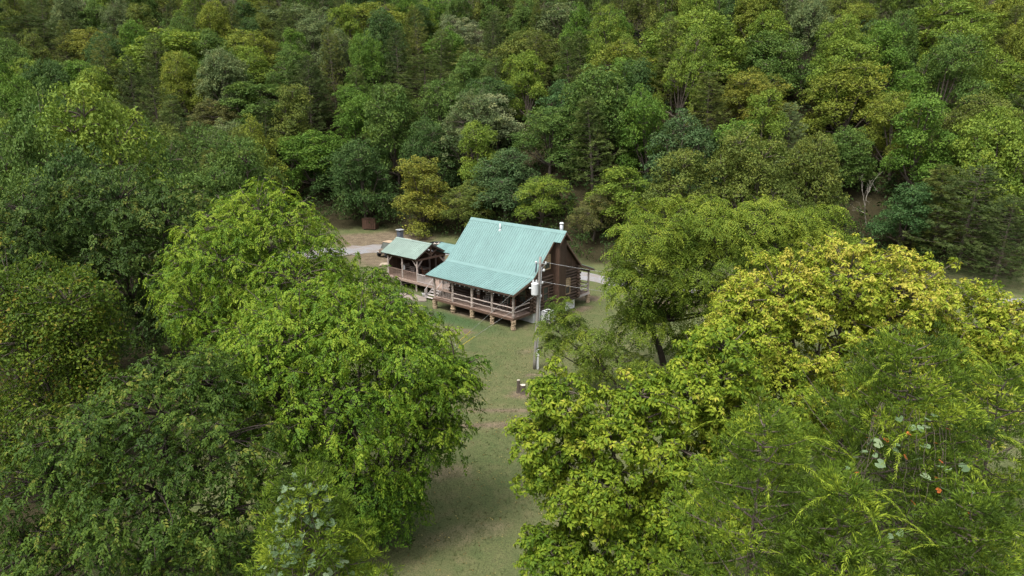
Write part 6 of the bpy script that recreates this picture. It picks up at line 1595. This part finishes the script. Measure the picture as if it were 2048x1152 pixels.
    ('broadleaf_tree', 'loose0', -98.9, 184.5, 15.3, 9.1, 3.75, 'sage', 'only sage-green thin-crowned tree of the top edge left of the cabin'),
    ('cedar_tree', 'cedar1', -80.5, 183.5, 14.8, 7.3, 2.63, 'cedar', 'fifth dull green cedar from the left, top edge left of the cabin'),
    ('broadleaf_tree', 'tall3', -63.1, 183.2, 13.3, 7.1, 3.37, 'olive', 'third olive upright tree from the left, top edge left of the cabin'),
    ('cedar_tree', 'cedar2', -57.4, 182.8, 15.5, 6.6, 0.53, 'cedar', 'ninth dull green cedar from the left, top edge left of the cabin'),
    ('cedar_tree', 'cedar0', -48.8, 182.4, 13.0, 7.5, 3.21, 'cedard', 'fourth dark cedar from the left, top edge left of the cabin'),
    ('broadleaf_tree', 'tall0', -23.1, 183.5, 12.0, 7.1, 5.07, 'deep', 'fourth deep green upright tree from the left, top edge left of the cabin'),
    ('broadleaf_tree', 'round1', -14.5, 183.4, 15.7, 9.1, 1.6, 'mid', 'first mid-green round-crowned tree from the left, top edge above the cabin'),
    ('broadleaf_tree', 'round7', -4.9, 183.2, 14.8, 9.4, 4.66, 'olive', 'only olive round-crowned tree of the top edge above the cabin'),
    ('cedar_tree', 'cedar0', 4.7, 184.2, 13.0, 8.3, 5.6, 'cedaro', 'first olive cedar from the left, top edge above the cabin'),
    ('broadleaf_tree', 'round5', 13.7, 181.6, 11.5, 11.4, 1.58, 'mid', 'third mid-green round-crowned tree from the left, top edge above the cabin'),
    ('broadleaf_tree', 'round2', -141.2, 192.1, 15.0, 11.9, 2.49, 'mid', 'first mid-green round-crowned tree from the left, top edge left of the cabin'),
    ('broadleaf_tree', 'tall0', -129.2, 190.6, 14.9, 6.6, 3.45, 'olive', 'first olive upright tree from the left, top edge left of the cabin'),
    ('cedar_tree', 'cedar1', -121.8, 188.3, 16.1, 7.7, 4.37, 'cedar', 'third dull green cedar from the left, top edge left of the cabin'),
    ('broadleaf_tree', 'round3', -114.4, 188.6, 15.4, 10.0, 1.07, 'sage', 'second sage-green round-crowned tree from the left, top edge left of the cabin'),
    ('broadleaf_tree', 'tall3', -107.6, 188.4, 12.0, 8.2, 4.61, 'mid', 'only mid-green upright tree of the top edge left of the cabin'),
    ('broadleaf_tree', 'round6', -97.4, 190.7, 16.9, 10.0, 0.21, 'mid', 'fourth mid-green round-crowned tree from the left, top edge left of the cabin'),
    ('cedar_tree', 'cedar2', -89.5, 191.3, 13.0, 6.7, 2.47, 'cedard', 'second dark cedar from the left, top edge left of the cabin'),
    ('broadleaf_tree', 'round4', -82.6, 189.2, 16.3, 10.7, 6.22, 'lime', 'third lime-green round-crowned tree from the left, top edge left of the cabin'),
    ('cedar_tree', 'cedar1', -73.8, 190.4, 13.4, 7.3, 0.6, 'cedaro', 'sixth olive cedar from the left, top edge left of the cabin'),
    ('broadleaf_tree', 'round1', -21.9, 189.9, 12.2, 8.8, 0.58, 'lime', 'only lime-green round-crowned tree of the top edge above the cabin'),
    ('broadleaf_tree', 'round2', -15.4, 188.9, 11.2, 8.4, 5.09, 'sage', 'only sage-green round-crowned tree of the top edge above the cabin'),
    ('broadleaf_tree', 'round6', 5.0, 192.4, 17.4, 10.5, 1.29, 'bright', 'second bright green round-crowned tree from the left, top edge above the cabin'),
    ('broadleaf_tree', 'tall1', -140.7, 198.8, 12.1, 7.2, 4.41, 'deep', 'first deep green upright tree from the left, top edge left of the cabin'),
    ('cedar_tree', 'cedar2', -129.5, 196.4, 12.3, 8.3, 1.67, 'cedar', 'second dull green cedar from the left, top edge left of the cabin'),
    ('cedar_tree', 'cedar0', -124.8, 199.1, 13.1, 7.8, 4.85, 'cedaro', 'third olive cedar from the left, top edge left of the cabin'),
    ('broadleaf_tree', 'round1', -113.7, 199.6, 12.6, 11.3, 3.8, 'mid', 'third mid-green round-crowned tree from the left, top edge left of the cabin'),
    ('broadleaf_tree', 'round6', -107.7, 198.9, 15.2, 8.9, 1.64, 'lime', 'second lime-green round-crowned tree from the left, top edge left of the cabin'),
    ('broadleaf_tree', 'round6', -98.6, 196.6, 14.0, 9.8, 3.4, 'olive', 'only olive round-crowned tree of the top edge left of the cabin'),
    ('cedar_tree', 'cedar2', -89.7, 199.5, 15.5, 7.6, 2.07, 'cedaro', 'fifth olive cedar from the left, top edge left of the cabin'),
    ('cedar_tree', 'cedar0', -79.4, 199.5, 16.6, 8.2, 2.01, 'cedar', 'seventh dull green cedar from the left, top edge left of the cabin'),
    ('broadleaf_tree', 'tall2', -73.5, 197.8, 13.1, 7.5, 0.07, 'deep', 'second deep green upright tree from the left, top edge left of the cabin'),
    ('cedar_tree', 'cedar2', -65.4, 196.8, 16.6, 8.7, 4.25, 'cedaro', 'seventh olive cedar from the left, top edge left of the cabin'),
    ('cedar_tree', 'cedar0', -45.4, 200.0, 16.0, 6.5, 4.79, 'cedar', 'eleventh dull green cedar from the left, top edge left of the cabin'),
    ('broadleaf_tree', 'round5', -39.1, 198.4, 15.9, 10.4, 1.86, 'deep', 'first deep green round-crowned tree from the left, top edge left of the cabin'),
    ('broadleaf_tree', 'tall3', -28.4, 199.0, 15.9, 6.7, 5.76, 'bright', 'second bright green upright tree from the left, top edge left of the cabin'),
    ('broadleaf_tree', 'round4', -20.7, 199.1, 11.8, 12.4, 3.0, 'bright', 'first bright green round-crowned tree from the left, top edge above the cabin'),
    ('cedar_tree', 'cedar0', -139.7, 207.5, 13.4, 7.8, 5.14, 'cedaro', 'first olive cedar from the left, top edge left of the cabin'),
    ('cedar_tree', 'cedar3', -130.5, 203.9, 16.1, 8.3, 0.56, 'cedaro', 'second olive cedar from the left, top edge left of the cabin'),
    ('broadleaf_tree', 'round6', -96.5, 204.8, 16.1, 12.0, 0.47, 'yellow', 'first yellow-green round-crowned tree from the left, top edge left of the cabin'),
    ('cedar_tree', 'cedar2', -82.5, 205.8, 13.3, 6.6, 3.93, 'cedar', 'sixth dull green cedar from the left, top edge left of the cabin'),
    ('broadleaf_tree', 'round4', -70.9, 205.8, 14.0, 10.1, 1.74, 'yellow', 'third yellow-green round-crowned tree from the left, top edge left of the cabin'),
    ('broadleaf_tree', 'loose2', -54.5, 205.0, 16.0, 9.7, 0.46, 'mid', 'only mid-green thin-crowned tree of the top edge left of the cabin'),
    ('cedar_tree', 'cedar1', -48.5, 204.5, 16.6, 6.7, 3.36, 'cedar', 'tenth dull green cedar from the left, top edge left of the cabin'),
    ('broadleaf_tree', 'round0', -36.9, 205.5, 14.5, 11.0, 2.49, 'mid', 'seventh mid-green round-crowned tree from the left, top edge left of the cabin'),
    ('broadleaf_tree', 'tall2', -23.9, 207.6, 12.8, 7.2, 3.86, 'mid', 'first mid-green upright tree from the left, top edge above the cabin'),
    ('cedar_tree', 'cedar2', -147.3, 212.9, 11.9, 6.7, 4.44, 'cedar', 'first dull green cedar from the left, top edge left of the cabin'),
    ('broadleaf_tree', 'round4', -140.8, 215.3, 12.0, 11.3, 2.25, 'mid', 'second mid-green round-crowned tree from the left, top edge left of the cabin'),
    ('broadleaf_tree', 'round4', -133.3, 215.1, 17.5, 11.3, 2.26, 'sage', 'first sage-green round-crowned tree from the left, top edge left of the cabin'),
    ('cedar_tree', 'cedar1', -79.2, 211.6, 12.4, 7.1, 4.41, 'cedard', 'third dark cedar from the left, top edge left of the cabin'),
    ('broadleaf_tree', 'round3', -74.2, 211.4, 15.4, 10.8, 2.58, 'lime', 'fourth lime-green round-crowned tree from the left, top edge left of the cabin'),
    ('broadleaf_tree', 'round0', -62.5, 211.9, 13.4, 9.1, 1.37, 'mid', 'sixth mid-green round-crowned tree from the left, top edge left of the cabin'),
    ('broadleaf_tree', 'round4', -47.4, 211.6, 12.8, 11.9, 0.78, 'sage', 'fourth sage-green round-crowned tree from the left, top edge left of the cabin'),
    ('broadleaf_tree', 'round3', -30.1, 212.0, 11.9, 9.5, 0.87, 'mid', 'eighth mid-green round-crowned tree from the left, top edge left of the cabin'),
    ('cedar_tree', 'cedar3', -13.1, 211.0, 15.4, 7.2, 2.99, 'cedar', 'first dull green cedar from the left, top edge above the cabin'),
    ('broadleaf_tree', 'round2', -71.2, 221.2, 16.6, 10.0, 5.58, 'bright', 'only bright green round-crowned tree of the top edge left of the cabin'),
    ('broadleaf_tree', 'tall2', -155.0, 226.4, 13.9, 8.1, 3.83, 'bright', 'first bright green upright tree from the left, top edge left of the cabin'),
    ('broadleaf_tree', 'round0', -43.5, 53.1, 11.4, 11.8, 2.84, 'olive', 'only olive round-crowned tree of the slope foot left of the cabin'),
    ('broadleaf_tree', 'loose0', -32.6, 55.9, 14.1, 10.8, 1.09, 'mid', 'only mid-green thin-crowned tree of the slope foot left of the cabin'),
    ('broadleaf_tree', 'round5', -30.0, 65.5, 13.1, 10.9, 0.96, 'mid', 'only mid-green round-crowned tree of the slope foot left of the cabin'),
    ('broadleaf_tree', 'loose2', -58.1, 73.1, 14.3, 10.3, 5.92, 'lime', 'first lime-green thin-crowned tree from the left, lower slope left of the cabin'),
    ('broadleaf_tree', 'tall1', -30.3, 72.6, 13.2, 6.7, 1.09, 'mid', 'only mid-green upright tree of the slope foot left of the cabin'),
    ('broadleaf_tree', 'round3', -62.4, 79.2, 13.1, 10.1, 2.77, 'yellow', 'first yellow-green round-crowned tree from the left, lower slope left of the cabin'),
    ('broadleaf_tree', 'round1', -57.0, 80.8, 15.1, 12.2, 4.33, 'mid', 'first mid-green round-crowned tree from the left, lower slope left of the cabin'),
    ('broadleaf_tree', 'round4', -50.9, 78.2, 12.3, 12.0, 0.69, 'lime', 'only lime-green round-crowned tree of the slope foot left of the cabin'),
    ('broadleaf_tree', 'round0', -31.2, 78.2, 16.0, 9.1, 5.74, 'mid', 'second mid-green round-crowned tree from the left, lower slope left of the cabin'),
    ('broadleaf_tree', 'round0', -63.7, 87.0, 16.8, 9.1, 3.37, 'deep', 'first deep green round-crowned tree from the left, lower slope left of the cabin'),
    ('broadleaf_tree', 'loose1', -50.7, 88.4, 16.5, 10.0, 4.99, 'lime', 'second lime-green thin-crowned tree from the left, lower slope left of the cabin'),
    ('cedar_tree', 'cedar1', -42.6, 86.6, 14.7, 7.7, 2.24, 'cedard', 'first dark cedar from the left, lower slope left of the cabin'),
    ('broadleaf_tree', 'tall3', -56.3, 93.5, 17.4, 8.7, 2.84, 'lime', 'only lime-green upright tree of the lower slope left of the cabin'),
    ('cedar_tree', 'cedar2', -43.7, 92.7, 15.3, 7.4, 1.16, 'cedar', 'only dull green cedar of the lower slope left of the cabin'),
    ('broadleaf_tree', 'round7', -71.0, 101.3, 17.3, 8.8, 3.57, 'lime', 'only lime-green round-crowned tree of the lower slope left of the cabin'),
    ('cedar_tree', 'cedar2', -42.6, 98.8, 13.2, 7.1, 1.55, 'cedaro', 'only olive cedar of the lower slope left of the cabin'),
    ('broadleaf_tree', 'tall3', -51.8, 105.0, 16.2, 8.4, 4.25, 'olive', 'first olive upright tree from the left, lower slope left of the cabin'),
    ('broadleaf_tree', 'loose1', -45.4, 105.7, 16.2, 10.8, 5.71, 'mid', 'only mid-green thin-crowned tree of the lower slope left of the cabin'),
    ('broadleaf_tree', 'tall3', -39.7, 104.5, 15.8, 6.8, 4.84, 'olive', 'second olive upright tree from the left, lower slope left of the cabin'),
]
for (nm, pk, x_, y_, h_, w_, rz_, ck, lab) in FOREST:
    o = empty(nm, (x_, y_, float(terrain(x_, y_)) - .1), rz_)
    tag(o, lab, "tree", "trees of the wooded hillside")
    tm_, cm_ = PROTO[pk]
    bw_, base_h = PSIZE[pk]
    o.scale = (w_ / bw_ * random.choice((-1, 1)), w_ / bw_ * random.uniform(.85, 1.1), h_ / base_h)
    o.rotation_euler = (random.uniform(-.09, .09), random.uniform(-.09, .09), rz_)
    link("trunk", tm_, o)
    if cm_:
        c = link("crown", cm_, o); c.color = (*COL[ck], 1); c["kind"] = "stuff"

# undergrowth of the woods' edge and floor: one uncountable mass
r_ = np.random.default_rng(5)
n = 35000
ux = r_.uniform(-85, 85, n); uy = r_.uniform(46, 170, n)
dd = hill_d(ux, uy)
ok = (dd > -3.5 + r_.normal(0, 1, n)) | ((ux < -20 - r_.exponential(2, n)) & (uy < 84)) 
ok &= ~((dd > 25) & (r_.uniform(0, 1, n) < .55))
patch = np.sin(ux * .5 + uy * .2) + np.sin(uy * .61 - ux * .3) + r_.normal(0, .5, n)
ok &= (patch > -.9) | ((dd > -2) & (dd < 10))
ux, uy = ux[ok], uy[ok]; dd = dd[ok]
hh_ = r_.uniform(0, 1, len(ux)) ** .7 * np.where(dd < 6, 2.6, 1.8)
up_ = np.stack([ux, uy, terrain(ux, uy) + .1 + hh_], -1)
near_ = dd < 9
parts_ = []
for sel_, tm_ in ((near_, T_ug2), (~near_, T_ug)):
    k_ = int(sel_.sum())
    parts_.append(scatter(tm_, up_[sel_], np.tile([[0, -.2, 1.0]], (k_, 1)) + r_.normal(0, .3, (k_, 3)), r_.normal(0, 1, (k_, 3)), r_.uniform(.8, 1.4, k_), np.clip(.45 + r_.normal(0, .2, k_), 0, 1), r_))
cv = (np.concatenate([q_[0] for q_ in parts_]), np.concatenate([parts_[0][1], parts_[1][1] + len(parts_[0][0])]), np.concatenate([q_[2] for q_ in parts_]))
ug = link("undergrowth", big_mesh("undergrowth", cv[0], cv[1], M['lf_scrub'], {"tint": cv[2]}))
tag(ug, "dark green undergrowth of shrubs covering the floor of the woods", "undergrowth", kind="stuff")

# short grass and fallen leaves on the open lawn
r_ = np.random.default_rng(8)
n = 20000
gx_ = r_.uniform(-13, 12, n); gy_ = 22 + 46 * r_.uniform(0, 1, n) ** 1.3
keep = (np.abs(gx_ + 1.5) < 3 + gy_ * .2) & (hill_d(gx_, gy_) < -8)
lu = (gx_ - HX) * cos(PHI) + (gy_ - HY) * sin(PHI); lv = -(gx_ - HX) * sin(PHI) + (gy_ - HY) * cos(PHI)
keep &= ~((lu > -12) & (lu < 11) & (lv > -.1) & (lv < 13))
keep &= (np.sin(gx_ * 1.3 + gy_ * .4) + np.sin(gy_ * 1.1 - gx_ * .7) + r_.normal(0, .8, n)) > -.3
gx_, gy_ = gx_[keep], gy_[keep]; n = len(gx_)
blade = (np.array([(-.012, 0, 0), (.012, 0, 0), (.03, .02, .09), (.02, -.02, 0), (.02, .01, 0), (.06, -.05, .06), (-.03, .01, 0), (-.03, -.015, 0), (-.06, .04, .07)], np.float32), np.array([(0, 1, 2), (3, 4, 5), (6, 7, 8)], np.int32), np.array([0, 0, 0, 1, 1, 1, 2, 2, 2]))
gp = np.stack([gx_, gy_, terrain(gx_, gy_) + .0], -1)
gv = scatter([blade], gp, np.tile([[0, 0, 1.0]], (n, 1)), r_.normal(0, 1, (n, 3)), r_.uniform(.6, 1.5, n), np.clip(.5 + r_.normal(0, .25, n), 0, 1), r_)
tag(link("grass", big_mesh("grass", gv[0], gv[1], M['lf_grass'], {"tint": gv[2]})), "short lawn grass tufts in front of the cabin", "grass", kind="stuff")
n = 700
fx_ = r_.uniform(-9, 8, n); fy_ = r_.uniform(24, 54, n)
fp_ = np.stack([fx_, fy_, terrain(fx_, fy_) + .03], -1)
one = [template('rosette', 500 + k, .10, .07, 2) for k in range(3)]
fv = scatter(one, fp_, np.tile([[0, 0, 1.0]], (n, 1)) + r_.normal(0, .2, (n, 3)), r_.normal(0, 1, (n, 3)), r_.uniform(.6, 1.2, n), r_.uniform(0, 1, n), r_)
tag(link("fallen_leaves", big_mesh("fallen_leaves", fv[0], fv[1], M['lf_fallen'], {"tint": fv[2]})), "yellow and brown fallen leaves scattered on the lawn", "leaves", kind="stuff")
